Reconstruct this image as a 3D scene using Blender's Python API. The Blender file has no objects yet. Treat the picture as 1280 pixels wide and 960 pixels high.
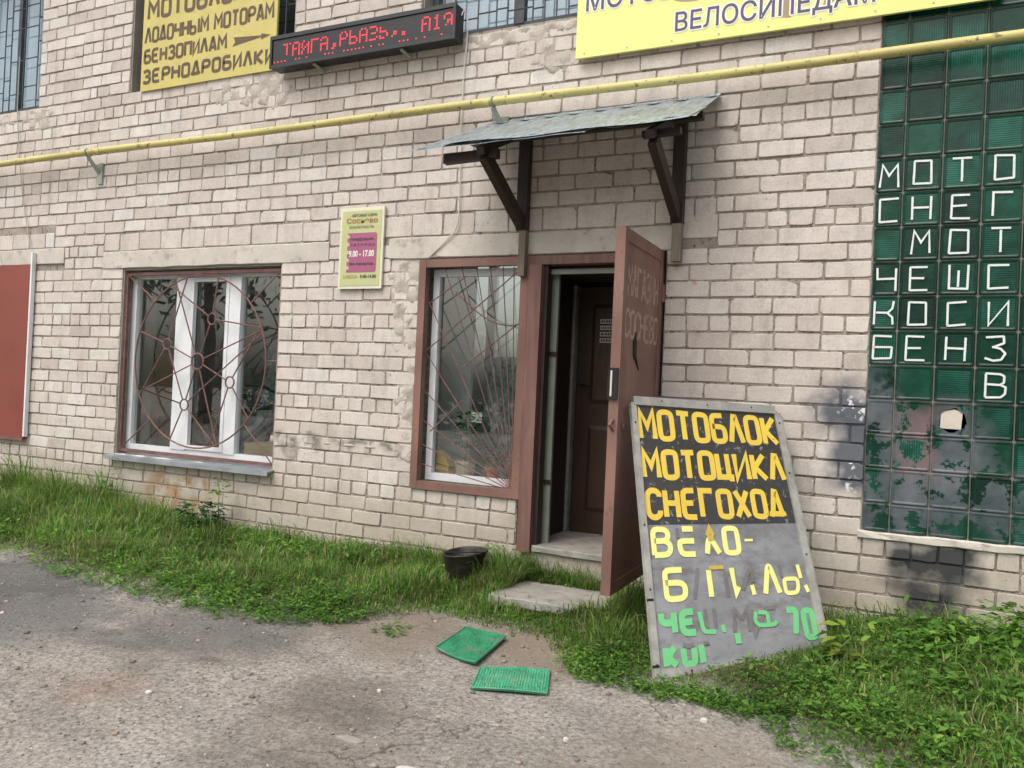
import bpy, math, random
import numpy as np
from mathutils import Vector, Matrix
random.seed(7); rng = np.random.default_rng(11)
SC = bpy.context.scene; COL = SC.collection
PI = math.pi

# ------------------------------------------------------------------ camera, world, sun, exposure
cam_d = bpy.data.cameras.new('camera'); cam_o = bpy.data.objects.new('camera', cam_d); COL.objects.link(cam_o)
YAW, PITCH, ROLL = .452644, .007489, .0454277
cam_d.sensor_width = 36; cam_d.lens = 36*1035/1280; cam_d.clip_end = 400; cam_d.clip_start = .05
_f = Vector((-math.sin(YAW)*math.cos(PITCH), math.cos(YAW)*math.cos(PITCH), math.sin(PITCH)))
_r = Vector((math.cos(YAW), math.sin(YAW), 0)); _u = _r.cross(_f)
_r2 = _r*math.cos(ROLL)+_u*math.sin(ROLL); _u2 = -_r*math.sin(ROLL)+_u*math.cos(ROLL)
CAM = Vector((.2435, -5.1207, 1.3532))
cam_o.matrix_world = Matrix(((_r2.x, _u2.x, -_f.x, CAM.x), (_r2.y, _u2.y, -_f.y, CAM.y), (_r2.z, _u2.z, -_f.z, CAM.z), (0, 0, 0, 1)))
SC.camera = cam_o

SUN_EL, SUN_AZ = math.radians(58), math.radians(200)     # high, from behind the camera, slightly from the right
world = bpy.data.worlds.new('World'); SC.world = world; world.use_nodes = True
wn = world.node_tree; bg = wn.nodes['Background']
sky = wn.nodes.new('ShaderNodeTexSky'); sky.sky_type = 'NISHITA'; sky.sun_disc = False
sky.sun_elevation = SUN_EL; sky.sun_rotation = SUN_AZ; sky.air_density = 1.6; sky.dust_density = 6.0; sky.ozone_density = .6
hsv = wn.nodes.new('ShaderNodeHueSaturation'); hsv.inputs['Saturation'].default_value = .35
wn.links.new(sky.outputs[0], hsv.inputs['Color']); wn.links.new(hsv.outputs[0], bg.inputs[0]); bg.inputs[1].default_value = .15
sl = bpy.data.lights.new('sun', 'SUN'); sl.energy = .65; sl.angle = math.radians(50); sl.color = (1, .965, .92)
so = bpy.data.objects.new('sun', sl); COL.objects.link(so)
sd = Vector((math.sin(SUN_AZ)*math.cos(SUN_EL), math.cos(SUN_AZ)*math.cos(SUN_EL), math.sin(SUN_EL)))
so.rotation_euler = (-sd).to_track_quat('-Z', 'Y').to_euler()
SC.view_settings.view_transform = 'Standard'; SC.view_settings.look = 'None'
SC.view_settings.exposure = 0.48; SC.view_settings.gamma = 1
SC.cycles.max_bounces = 8; SC.cycles.transparent_max_bounces = 12

# ------------------------------------------------------------------ materials
class NT:
    def __init__(s, name):
        s.m = bpy.data.materials.new(name); s.m.use_nodes = True; s.t = s.m.node_tree
        s.b = s.t.nodes['Principled BSDF']; s.out = s.t.nodes['Material Output']
        s.pos = s.t.nodes.new('ShaderNodeNewGeometry').outputs['Position']
    def n(s, t, **k):
        o = s.t.nodes.new(t)
        for a, v in k.items():
            if a.startswith('_'): setattr(o, a[1:], v)
            else: s.set(o, a, v)
        return o
    def set(s, o, a, v):
        i = o.inputs[int(a[1:])] if a[0] == 'i' and a[1:].isdigit() else o.inputs[a]
        if isinstance(v, bpy.types.NodeSocket): s.t.links.new(v, i)
        else: i.default_value = v
    def noise(s, scale, detail=4, rough=.6, vec=None, stretch=None):
        v = vec or s.pos
        if stretch: v = s.n('ShaderNodeVectorMath', _operation='MULTIPLY', i0=v, i1=stretch).outputs[0]
        return s.n('ShaderNodeTexNoise', Vector=v, Scale=scale, Detail=detail, Roughness=rough).outputs['Fac']
    def ramp(s, fac, stops):
        r = s.n('ShaderNodeValToRGB', Fac=fac); e = r.color_ramp.elements
        while len(e) < len(stops): e.new(.5)
        for q, (p, c) in zip(e, stops):
            q.position = p; q.color = (*c, 1) if hasattr(c, '__len__') else (c, c, c, 1)
        return r.outputs[0]
    def mix(s, fac, a, b, mode='MIX'):
        o = s.n('ShaderNodeMix', _data_type='RGBA', _blend_type=mode)
        for i, v in ((0, fac), (6, a), (7, b)):
            if isinstance(v, bpy.types.NodeSocket): s.t.links.new(v, o.inputs[i])
            else: o.inputs[i].default_value = (*v, 1) if hasattr(v, '__len__') else v
        return o.outputs[2]
    def math(s, op, a, b=0., c=0.):
        return s.n('ShaderNodeMath', _operation=op, i0=a, i1=b, i2=c).outputs[0]
    def bump(s, h, dist, strength=1, normal=None):
        k = dict(Height=h, Distance=dist, Strength=strength)
        if normal: k['Normal'] = normal
        return s.n('ShaderNodeBump', **k).outputs[0]
    def box(s, x0, x1, z0, z1, soft=.05):
        """soft-edged mask of a rectangle on the wall (a stain with a shape of its own)"""
        if not hasattr(s, 'wp'):
            w1 = s.n('ShaderNodeTexNoise', Vector=s.pos, Scale=7., Detail=5.).outputs['Color']; w2 = s.n('ShaderNodeVectorMath', _operation='SUBTRACT', i0=w1, i1=(.5, .5, .5)).outputs[0]
            w3 = s.n('ShaderNodeVectorMath', _operation='SCALE', i0=w2); w3.inputs['Scale'].default_value = .26; s.wp = s.n('ShaderNodeVectorMath', _operation='ADD', i0=s.pos, i1=w3.outputs[0]).outputs[0]
        sp = s.n('ShaderNodeSeparateXYZ', Vector=s.wp)
        def band(v, a, b):
            l = s.n('ShaderNodeMapRange', _clamp=True, Value=v); l.inputs[1].default_value = a-soft; l.inputs[2].default_value = a+soft
            r = s.n('ShaderNodeMapRange', _clamp=True, Value=v); r.inputs[1].default_value = b+soft; r.inputs[2].default_value = b-soft
            return s.math('MULTIPLY', l.outputs[0], r.outputs[0])
        return s.math('MULTIPLY', band(sp.outputs[0], x0, x1), band(sp.outputs[2], z0, z1))
    def fin(s, col=None, rough=None, normal=None, metal=None, spec=None):
        for k, v in (('Base Color', col), ('Roughness', rough), ('Normal', normal), ('Metallic', metal), ('Specular IOR Level', spec)):
            if v is None: continue
            if k == 'Base Color' and not isinstance(v, bpy.types.NodeSocket): v = (*v, 1)
            s.set(s.b, k, v)
        return s.m

def simple(name, col, rough=.6, var=.15, scale=8, bump=.0008, bscale=60, metal=0, stretch=None, dirt=None, spec=None):
    t = NT(name); a = tuple(c*(1-var) for c in col); b = tuple(min(1, c*(1+var)) for c in col)
    c = t.mix(t.ramp(t.noise(scale, 6, .65, stretch=stretch), [(.3, 0.), (.7, 1.)]), a, b)
    if dirt:
        dcol, amt, ds = dirt
        c = t.mix(t.ramp(t.noise(ds, 8, .7, stretch=stretch), [(.62-amt*.3, 0.), (.78-amt*.25, 1.)]), c, dcol)
    nrm = t.bump(t.noise(bscale, 5, .7, stretch=stretch), bump)
    r = t.ramp(t.noise(scale*2.3, 3), [(.3, max(.02, rough-.1)), (.7, min(1, rough+.1))])
    return t.fin(c, r, nrm, metal, spec)

def brick_mat(name, per_island):
    t = NT(name)
    if per_island: rnd = t.n('ShaderNodeNewGeometry').outputs['Random Per Island']
    else: rnd = t.n('ShaderNodeObjectInfo').outputs['Random']
    base = t.ramp(rnd, [(0, (.52, .468, .43)), (.10, (.585, .53, .49)), (.5, (.62, .565, .525)), (.85, (.645, .595, .555)), (1, (.665, .64, .61))])
    cl = t.ramp(t.noise(3.1, 5, .6), [(.3, (.90, .88, .86)), (.65, (1.04, 1.03, 1.02))])
    c = t.mix(1., base, cl, 'MULTIPLY')
    grain = t.ramp(t.noise(75, 8, .75), [(.35, .86), (.6, 1.05)]); c = t.mix(1., c, grain, 'MULTIPLY')
    pits = t.ramp(t.noise(34, 4, .6), [(.67, 0.), (.70, 1.)]); c = t.mix(t.math('MULTIPLY', pits, .65), c, (.22, .19, .16)); c = t.mix(1., c, t.ramp(t.noise(11, 6, .7), [(.32, .86), (.5, 1.)]), 'MULTIPLY')
    c = t.mix(1., c, t.ramp(t.noise(3.5, 6, .7, stretch=(2.2, 1, .5)), [(.30, .80), (.48, 1.), (.7, 1.04)]), 'MULTIPLY')
    # damp yellow-grey soiling of the lowest courses
    z = t.n('ShaderNodeSeparateXYZ', Vector=t.pos).outputs[2]
    zl = t.math('ADD', z, t.math('MULTIPLY', t.noise(2.2, 4), .5))
    low = t.n('ShaderNodeMapRange', _clamp=True, Value=zl); low.inputs[1].default_value = .95; low.inputs[2].default_value = .60
    c = t.mix(t.math('MULTIPLY', low.outputs[0], .55), c, (.34, .29, .205))
    def stain(boxes, scale, lo, hi, col, amt, c):
        for bx in boxes:
            mk = t.math('MULTIPLY', t.box(*bx), t.ramp(t.noise(scale, 4, .55), [(lo, 0.), (hi, 1.)]))
            c = t.mix(t.math('MULTIPLY', mk, amt), c, col)
        return c
    c = stain([(-.27, .2, 1.20, 1.46, .07), (-.17, .2, .88, 1.3, .06)], 5, .22, .42, (.10, .11, .135), .93, c)      # grey-blue spray paint
    c = stain([(.13, .60, .38, .63, .06), (.20, .52, .17, .42, .07)], 4, .20, .42, (.035, .04, .042), .95, c)
    c = stain([(-.13, -.0, 1.30, 1.42, .02), (-.075, -.04, .86, 1.04, .01)], 30, .55, .60, (.75, .76, .78), .9, c)
    c = stain([(-5.75, -5.0, .2, .52, .08)], 6, .42, .6, (.30, .16, .05), .8, c)                       # rusty run below the sill
    c = stain([(-4.3, -3.1, .86, .93, .03)], 7, .40, .55, (.13, .125, .10), .8, c)
    c = stain([(-4.28, -4.1, .75, .87, .02)], 7, .2, .5, (.12, .11, .09), .7, c)
    c = stain([(-1.02, -.98, 2.04, 2.08, .015)], 7, .1, .3, (.6, .2, .18), .8, c)
    h1 = t.noise(95, 6, .75); nrm = t.bump(h1, .0012); nrm = t.bump(t.noise(14, 4, .6), .004, 1, nrm)
    return t.fin(c, .93, nrm, spec=.2)

def mortar_mat(name='mortar', col=(.37, .325, .28), dark=(.11, .09, .072)):
    t = NT(name)
    c = t.mix(t.ramp(t.noise(4, 6, .6), [(.3, 0.), (.7, 1.)]), tuple(x*.75 for x in col), tuple(min(1, x*1.25) for x in col))
    c = t.mix(t.ramp(t.noise(30, 5, .7), [(.54, 0.), (.64, .9)]), c, dark)
    mk = t.math('MULTIPLY', t.math('MAXIMUM', t.box(-.27, .2, 1.20, 1.46, .07), t.box(-.17, .2, .88, 1.3, .06)), t.ramp(t.noise(5, 4, .55), [(.22, 0.), (.42, 1.)])); c = t.mix(mk, c, (.08, .09, .11))
    mk = t.math('MULTIPLY', t.math('MAXIMUM', t.box(.13, .60, .38, .63, .06), t.box(.20, .52, .17, .42, .07)), t.ramp(t.noise(4, 4, .55), [(.20, 0.), (.42, 1.)])); c = t.mix(mk, c, (.04, .045, .05))
    nrm = t.bump(t.noise(28, 6, .8), .012); return t.fin(c, .95, nrm, spec=.15)

def paint_mat(name, col, under=(.25, .2, .17), chip=.62, rough=.55, scale=9, stretch=None, fade=.25, bump=.0006):
    t = NT(name)
    c = t.mix(t.ramp(t.noise(scale*.5, 6, .6, stretch=stretch), [(.3, 0.), (.7, 1.)]), tuple(x*(1-fade) for x in col), tuple(min(1, x*(1+fade)) for x in col))
    c = t.mix(t.ramp(t.noise(scale*4, 8, .72, stretch=stretch), [(chip, 0.), (chip+.02, 1.)]), c, under)
    nrm = t.bump(t.noise(45, 6, .7, stretch=stretch), bump); return t.fin(c, rough, nrm)

def wood_mat(name, a, b, rough=.75, stretch=(30, 30, 2.5), bump=.0015):
    t = NT(name)
    f = t.noise(3, 8, .7, stretch=stretch)
    c = t.mix(t.ramp(f, [(.35, 0.), (.65, 1.)]), a, b); c = t.mix(t.ramp(t.noise(2, 3), [(.35, .0), (.7, .35)]), c, tuple(x*.5 for x in a))
    return t.fin(c, rough, t.bump(f, bump))

def glass_mat(name, tint=(.93, .96, .95), refl=1.5, rough=.0):
    t = NT(name)
    wob = t.bump(t.noise(1.2, 2), .004, .15)
    g_ = t.n('ShaderNodeNewGeometry'); dt = t.math('ABSOLUTE', t.n('ShaderNodeVectorMath', _operation='DOT_PRODUCT', i0=g_.outputs['Normal'], i1=g_.outputs['Incoming']).outputs['Value'])
    fr = t.math('MULTIPLY_ADD', t.math('POWER', t.math('SUBTRACT', 1., dt), 5.), 1-refl, refl)   # Schlick
    tr = t.n('ShaderNodeBsdfTransparent', Color=(*tint, 1)); gl = t.n('ShaderNodeBsdfGlossy', Roughness=rough, Normal=wob)
    mx = t.n('ShaderNodeMixShader', Fac=fr, i1=tr.outputs[0], i2=gl.outputs[0])
    t.t.links.new(mx.outputs[0], t.out.inputs[0]); return t.m

def green_glass(name, kind):
    t = NT(name)
    oi = t.n('ShaderNodeObjectInfo'); co = t.n('ShaderNodeTexCoord').outputs['Object']
    sp = t.n('ShaderNodeSeparateXYZ', Vector=co)
    wv = t.noise(9, 2, .5)
    ax = {'h': sp.outputs[2], 'v': sp.outputs[0]}.get(kind)
    if ax is not None:
        ph = t.math('ADD', t.math('MULTIPLY', ax, 2*PI/.0118), t.math('MULTIPLY', wv, 5.0))
        rib = t.math('MULTIPLY_ADD', t.math('SINE', ph), .5, .5)
    else: rib = t.noise(22, 2, .5)
    # ribs only inside the moulded rim
    inx = t.math('LESS_THAN', t.math('ABSOLUTE', sp.outputs[0]), .076); inz = t.math('LESS_THAN', t.math('ABSOLUTE', sp.outputs[2]), .076)
    ins = t.math('MULTIPLY', inx, inz)
    d0 = t.mix(oi.outputs['Random'], (.0022, .018, .012), (.004, .050, .028)); d1 = t.mix(oi.outputs['Random'], (.010, .10, .07), (.04, .25, .19))
    patch = t.ramp(t.noise(5.5, 3, .6), [(.38, .0), (.62, 1.)])
    amt = t.math('MULTIPLY', t.math('MULTIPLY', rib, ins), t.math('MULTIPLY_ADD', patch, .8, .05))
    c = t.mix(t.math('MULTIPLY', amt, {'h': .75, 'v': .75}.get(kind, .3)), d0, d1)  # lighter rib tone painted in for light refracted by the pressed glass
    rough = t.ramp(t.noise(12, 4), [(.3, .16), (.7, .32)])
    # sprayed and half-peeled grey paint over the lower blocks
    reg = t.math('MAXIMUM', t.box(-.1, .64, .5, 1.36, .10), t.math('MAXIMUM', t.box(-.1, .14, .5, 1.56, .06), t.box(.2, .8, .5, 1.0, .08)))
    pk = t.ramp(t.noise(6.5, 7, .68), [(.45, 0.), (.475, 1.)]); mk = t.math('MULTIPLY', reg, pk)
    pc = t.ramp(t.noise(2.6, 4), [(.38, (.018, .045, .042)), (.5, (.075, .095, .105)), (.66, (.15, .16, .18))])
    pink = t.math('MULTIPLY', t.box(.15, .36, .98, 1.38, .04), t.ramp(t.noise(4, 3), [(.3, .2), (.6, 1.)])); pc = t.mix(pink, pc, (.20, .13, .135))
    c = t.mix(mk, c, pc); rough = t.mix(mk, rough, (.42,)*3)
    dk = t.math('MULTIPLY', t.box(.06, .15, 1.44, 1.55, .02), t.ramp(t.noise(9, 3), [(.35, 0.), (.45, 1.)])); c = t.mix(dk, c, (.004, .02, .013))
    grime = t.ramp(t.noise(30, 6, .75), [(.62, 0.), (.72, .5)]); c = t.mix(t.math('MULTIPLY', grime, .5), c, (.10, .12, .09))
    nh = t.math('MULTIPLY', rib, ins); nrm = t.bump(nh, .0007, .35 if kind != 'p' else .3); nrm = t.bump(t.noise(8, 3), .006, .5, nrm)
    return t.fin(c, rough, nrm, spec=.38)

def leaf_mat(name, cols, trans=.35, rough=.6):
    t = NT(name); rnd = t.n('ShaderNodeNewGeometry').outputs['Random Per Island']
    c = t.ramp(rnd, cols); c = t.mix(1., c, t.ramp(t.noise(1.7, 3), [(.3, .65), (.7, 1.25)]), 'MULTIPLY')
    if name == 'grass_blades': c = t.mix(t.ramp(t.noise(4.5, 5, .7), [(.52, 0.), (.68, .75)]), c, (.24, .25, .10))
    d = t.n('ShaderNodeBsdfPrincipled', Roughness=rough); t.set(d, 'Base Color', c); t.set(d, 'Specular IOR Level', .25)
    tl = t.n('ShaderNodeBsdfTranslucent', Color=c)
    mx = t.n('ShaderNodeMixShader', Fac=trans, i1=d.outputs[0], i2=tl.outputs[0]); t.t.links.new(mx.outputs[0], t.out.inputs[0]); return t.m

def ground_mat():
    t = NT('worn_asphalt')
    n1 = t.noise(.55, 6, .6); n2 = t.noise(2.4, 7, .65); n3 = t.noise(45, 5, .75); n4 = t.noise(9, 6, .7)
    c = t.ramp(n1, [(.34, (.19, .174, .158)), (.5, (.28, .258, .235)), (.66, (.36, .335, .307))])
    c = t.mix(t.ramp(n2, [(.46, 0.), (.62, .6)]), c, (.20, .188, .172))
    c = t.mix(t.ramp(n4, [(.55, 0.), (.72, .55)]), c, (.44, .395, .345))
    c = t.mix(t.ramp(t.noise(1.1, 7, .7, stretch=(1, 2.4, 1)), [(.42, 0.), (.62, .5)]), c, (.37, .335, .295)); c = t.mix(1., c, t.ramp(n3, [(.32, .42), (.5, .98), (.66, 1.5)]), 'MULTIPLY')
    vor = t.n('ShaderNodeTexVoronoi', Vector=t.pos, Scale=60.); c = t.mix(t.ramp(vor.outputs['Distance'], [(.12, .55), (.2, 0.)]), c, (.58, .54, .49))
    vor2 = t.n('ShaderNodeTexVoronoi', Vector=t.pos, Scale=26.); sel = t.math('GREATER_THAN', t.n('ShaderNodeSeparateColor', Color=vor2.outputs['Color']).outputs[0], .8)
    c = t.mix(t.math('MULTIPLY', sel, t.ramp(vor2.outputs['Distance'], [(.16, .7), (.24, 0.)])), c, (.09, .08, .07))
    sp = t.n('ShaderNodeSeparateXYZ', Vector=t.pos)
    def blob(cx, cy, r, col, amt, c):
        v = t.n('ShaderNodeVectorMath', _operation='DISTANCE', i0=t.n('ShaderNodeCombineXYZ', X=sp.outputs[0], Y=sp.outputs[1]).outputs[0], i1=(cx, cy, 0)).outputs['Value']
        v = t.math('ADD', v, t.math('MULTIPLY', t.math('SUBTRACT', t.noise(3.5, 5), .5), r*1.6))
        m = t.n('ShaderNodeMapRange', _clamp=True, Value=v); m.inputs[1].default_value = r; m.inputs[2].default_value = r*.45
        return t.mix(t.math('MULTIPLY', m.outputs[0], amt), c, col)
    c = blob(-2.0, -2.1, .40, (.10, .085, .072), .5, c); c = blob(-1.75, -2.55, .5, (.13, .113, .095), .45, c)
    c = blob(-2.95, -2.55, .26, (.34, .22, .17), .35, c); c = blob(-4.3, -2.0, .9, (.12, .12, .118), .65, c)
    c = blob(-5.0, -1.5, .8, (.095, .095, .093), .7, c); c = blob(-3.2, -1.75, .7, (.10, .096, .09), .65, c)
    c = blob(-1.5, -1.0, .55, (.22, .175, .13), .8, c); c = blob(-2.3, -1.1, .6, (.21, .17, .13), .7, c)
    c = blob(-.35, -1.9, .5, (.27, .235, .19), .5, c); c = blob(-.6, -2.5, .7, (.16, .14, .115), .5, c)
    # soil under the grass strip
    m = t.n('ShaderNodeMapRange', _clamp=True, Value=t.math('ADD', sp.outputs[2], t.math('MULTIPLY', t.noise(8, 4), .06))); m.inputs[1].default_value = .01; m.inputs[2].default_value = .06
    c = t.mix(m.outputs[0], c, (.085, .07, .042))
    crack = t.n('ShaderNodeTexVoronoi', _feature='DISTANCE_TO_EDGE', Vector=t.n('ShaderNodeVectorMath', _operation='ADD', i0=t.pos, i1=t.n('ShaderNodeTexNoise', Vector=t.pos, Scale=3., Detail=5).outputs['Color']).outputs[0], Scale=1.1)
    ck = t.math('MULTIPLY', t.ramp(crack.outputs['Distance'], [(.004, 1.), (.014, 0.)]), t.ramp(t.noise(.8, 3), [(.46, 0.), (.56, .7)])); c = t.mix(ck, c, (.07, .06, .05))
    nrm = t.bump(n3, .010); nrm = t.bump(n4, .02, .8, nrm)
    return t.fin(c, .95, nrm, spec=.15)

MAT = {}
MAT['brickp'] = brick_mat('silicate_brick', False); MAT['bricks'] = brick_mat('silicate_brick_far', True)
MAT['mortar'] = mortar_mat(); MAT['plaster'] = simple('grey_render', (.44, .40, .35), .95, .18, 9, .006, 30, dirt=((.27, .235, .19), .35, 12))
MAT['lintel'] = simple('concrete_lintel', (.54, .50, .445), .93, .14, 4, .002, 50, dirt=((.27, .23, .18), .25, 9))
MAT['concrete'] = simple('worn_concrete', (.30, .285, .255), .92, .2, 6, .003, 55, dirt=((.14, .125, .10), .3, 10))
MAT['reveal'] = simple('reveal_render', (.30, .275, .24), .95, .18, 6, .003, 50)
MAT['red'] = paint_mat('faded_red_paint', (.215, .112, .088), (.14, .095, .075), .585, .6, 7, (1, 1, .5), .34)
MAT['redwood'] = paint_mat('red_painted_wood', (.19, .096, .080), (.13, .085, .07), .57, .65, 9, (6, 6, .6), .3, .0015)
MAT['shutter'] = paint_mat('red_oxide_sheet', (.235, .058, .040), (.2, .1, .08), .72, .55, 3, None, .12)
MAT['grille'] = paint_mat('rusty_brown_paint', (.175, .085, .075), (.12, .06, .045), .6, .65, 20, None, .3)
MAT['greybar'] = simple('grey_bar_paint', (.055, .065, .075), .55, .25)
MAT['pvc'] = simple('white_pvc', (.74, .76, .78), .35, .05, 5, .0002)
MAT['sheet'] = simple('galvanised_sill', (.33, .36, .39), .45, .2, 5, .001, 20, .6)
MAT['roof'] = simple('galvanised_roof', (.40, .47, .50), .36, .3, 7, .004, 9, .75, stretch=(5, 1, 1), dirt=((.16, .18, .19), .4, 9))
MAT['darkwood'] = wood_mat('dark_stained_wood', (.022, .013, .010), (.05, .03, .022), .6)
MAT['oldwood'] = wood_mat('weathered_wood', (.17, .135, .105), (.28, .235, .19), .85)
MAT['greywood'] = wood_mat('pale_grey_timber', (.24, .235, .215), (.42, .41, .385), .85, (3, 3, 3))
MAT['innerdoor'] = wood_mat('brown_inner_door', (.045, .026, .014), (.075, .043, .024), .45)
MAT['yellowpipe'] = paint_mat('yellow_pipe_paint', (.52, .46, .17), (.20, .14, .09), .585, .5, 6, None, .15, .0008)
MAT['bracket'] = simple('grey_green_bracket', (.30, .34, .29), .6, .2)
MAT['cable'] = simple('white_cable', (.62, .60, .55), .5, .05); MAT['thincable'] = simple('dusty_cable', (.42, .39, .34), .6, .1)
MAT['glass'] = glass_mat('window_glass', (.95, .98, .97), .12); MAT['glassup'] = glass_mat('upper_window_glass', (.85, .9, .93), .13)
for k in 'hvp': MAT['gb'+k] = green_glass('green_glass_'+{'h': 'ribbed_across', 'v': 'ribbed_down', 'p': 'plain'}[k], k)
MAT['white'] = simple('white_brush_paint', (.70, .74, .72), .5, .1, 20, .0004); MAT['card'] = simple('white_card', (.60, .55, .47), .85, .08)
MAT['black'] = simple('black_void', (.006, .006, .006), .8, .1)
MAT['blackpaint'] = paint_mat('cracked_black_film', (.034, .032, .030), (.22, .21, .20), .60, .45, 8)
MAT['panel'] = simple('grey_board', (.245, .247, .262), .5, .2, 3, .0015, 25, dirt=((.145, .14, .14), .55, 5), stretch=(1, 1, 2.2))
MAT['lyellow'] = paint_mat('yellow_film', (.72, .51, .06), (.26, .21, .13), .635, .45, 6, None, .07); MAT['lpale'] = simple('pale_yellow_film', (.80, .77, .25), .45, .05)
MAT['lgreen'] = simple('green_film', (.15, .52, .21), .45, .08); MAT['ghost'] = simple('glue_residue', (.165, .150, .145), .8, .2, 20)
MAT['ochre'] = simple('ochre_film', (.50, .36, .06), .5, .15)
MAT['syellow'] = simple('hand_sign_yellow', (.56, .48, .15), .6, .09, 3, .0005, dirt=((.42, .35, .12), .2, 6)); MAT['sbrown'] = simple('hand_sign_brown', (.115, .070, .035), .6, .25, 14)
MAT['bannery'] = simple('banner_yellow', (.76, .76, .25), .35, .03, 2, .0002); MAT['bannerv'] = simple('banner_violet', (.075, .06, .125), .4, .05); MAT['bannerw'] = simple('banner_white', (.80, .80, .72), .4, .03)
MAT['bannerb'] = simple('banner_brown', (.34, .24, .16), .4, .12)
MAT['hcream'] = simple('sign_cream', (.70, .67, .52), .45, .05); MAT['hlime'] = simple('sign_lime', (.50, .52, .26), .45, .06); MAT['hpink'] = simple('sign_magenta', (.36, .105, .20), .45, .06)
MAT['hdark'] = simple('sign_dark', (.06, .05, .05), .5, .1); MAT['hbrown'] = simple('sign_red_brown', (.40, .15, .06), .5, .1)
MAT['ledbody'] = simple('led_box_black', (.018, .019, .021), .4, .15); MAT['ledface'] = simple('led_face', (.014, .012, .012), .3, .1)
_t = NT('led_red'); _t.set(_t.b, 'Base Color', (.5, .01, .02, 1)); _t.set(_t.b, 'Emission Color', (1, .03, .06, 1)); _t.set(_t.b, 'Emission Strength', 1.1); MAT['led'] = _t.m
MAT['bucket'] = simple('burnt_bucket', (.035, .03, .028), .55, .4, 12, .002, 25, .4, dirt=((.10, .065, .045), .35, 9))
MAT['mat'] = simple('green_rubber_mat', (.014, .21, .095), .5, .3, 9, .002, 120, dirt=((.20, .20, .15), .3, 6)); MAT['mat2'] = simple('green_rubber_mat_light', (.045, .28, .15), .5, .25, 9, .002, 120, dirt=((.26, .27, .20), .3, 7))
MAT['interior'] = simple('interior_paint', (.72, .75, .74), .9, .06, 2); MAT['floor'] = simple('interior_floor', (.17, .15, .13), .8, .1)
MAT['carton'] = simple('brown_cardboard', (.44, .31, .18), .85, .1, 5); MAT['film'] = simple('crumpled_plastic', (.42, .47, .48), .25, .3, 6, .03, 6)
MAT['darkmetal'] = simple('dark_metal', (.03, .032, .035), .35, .2, 6, .001, 30, .5); MAT['terracotta'] = simple('terracotta', (.38, .13, .07), .8, .15)
MAT['potbeige'] = simple('beige_pot', (.50, .40, .32), .6, .1); MAT['ochrepot'] = simple('yellow_plastic', (.60, .40, .05), .4, .05); MAT['soil'] = simple('soil', (.04, .03, .02), .95, .2)
MAT['greenpaint'] = simple('pale_green_frame', (.24, .27, .22), .7, .12)
MAT['pane_backing'] = simple('sky_tint_backing', (.62, .70, .75), .9, .12, 3, .004, 10, stretch=(6, 1, .3)); MAT['darkblind'] = simple('dark_room_blind', (.10, .105, .105), .9, .2)  # pale blue stands in for sky reflected in the upper panes
MAT['faintpaint'] = paint_mat('faint_pink_lettering', (.42, .29, .24), (.215, .11, .09), .54, .6, 10, None, .1)
MAT['grass'] = leaf_mat('grass_blades', [(0, (.070, .145, .028)), (.3, (.12, .24, .040)), (.6, (.18, .33, .060)), (.84, (.24, .36, .085)), (.88, (.36, .33, .16)), (1, (.46, .40, .24))], .45)
MAT['weed'] = leaf_mat('weed_leaves', [(0, (.065, .15, .028)), (.4, (.105, .245, .04)), (.8, (.17, .34, .055)), (1, (.28, .42, .08))], .45)
MAT['darkleaf'] = leaf_mat('dark_leaves', [(0, (.02, .07, .02)), (.6, (.04, .12, .03)), (1, (.07, .17, .04))], .35)
MAT['yleaf'] = leaf_mat('yellow_green_leaf', [(0, (.20, .30, .04)), (1, (.34, .42, .07))], .4); MAT['treeleaf'] = leaf_mat('tree_leaves', [(0, (.03, .06, .015)), (1, (.07, .12, .03))], .3)
MAT['bark'] = simple('bark', (.10, .08, .06), .95, .3, 10, .01, 20, stretch=(6, 6, 1)); MAT['stem'] = simple('weed_stem', (.12, .17, .05), .7, .2)
MAT['ground'] = ground_mat(); MAT['blockjoint'] = simple('dirty_block_joint', (.20, .195, .17), .95, .3, 8, .002, 40)
_t = NT('pebbles'); _r = _t.n('ShaderNodeNewGeometry').outputs['Random Per Island']
MAT['stone'] = _t.fin(_t.mix(1., _t.ramp(_r, [(0, (.12, .10, .085)), (.45, (.24, .21, .18)), (.8, (.34, .31, .27)), (.93, (.36, .22, .17)), (1, (.58, .56, .52))]), _t.ramp(_t.noise(60, 4), [(.3, .8), (.7, 1.1)]), 'MULTIPLY'), .9)

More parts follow.
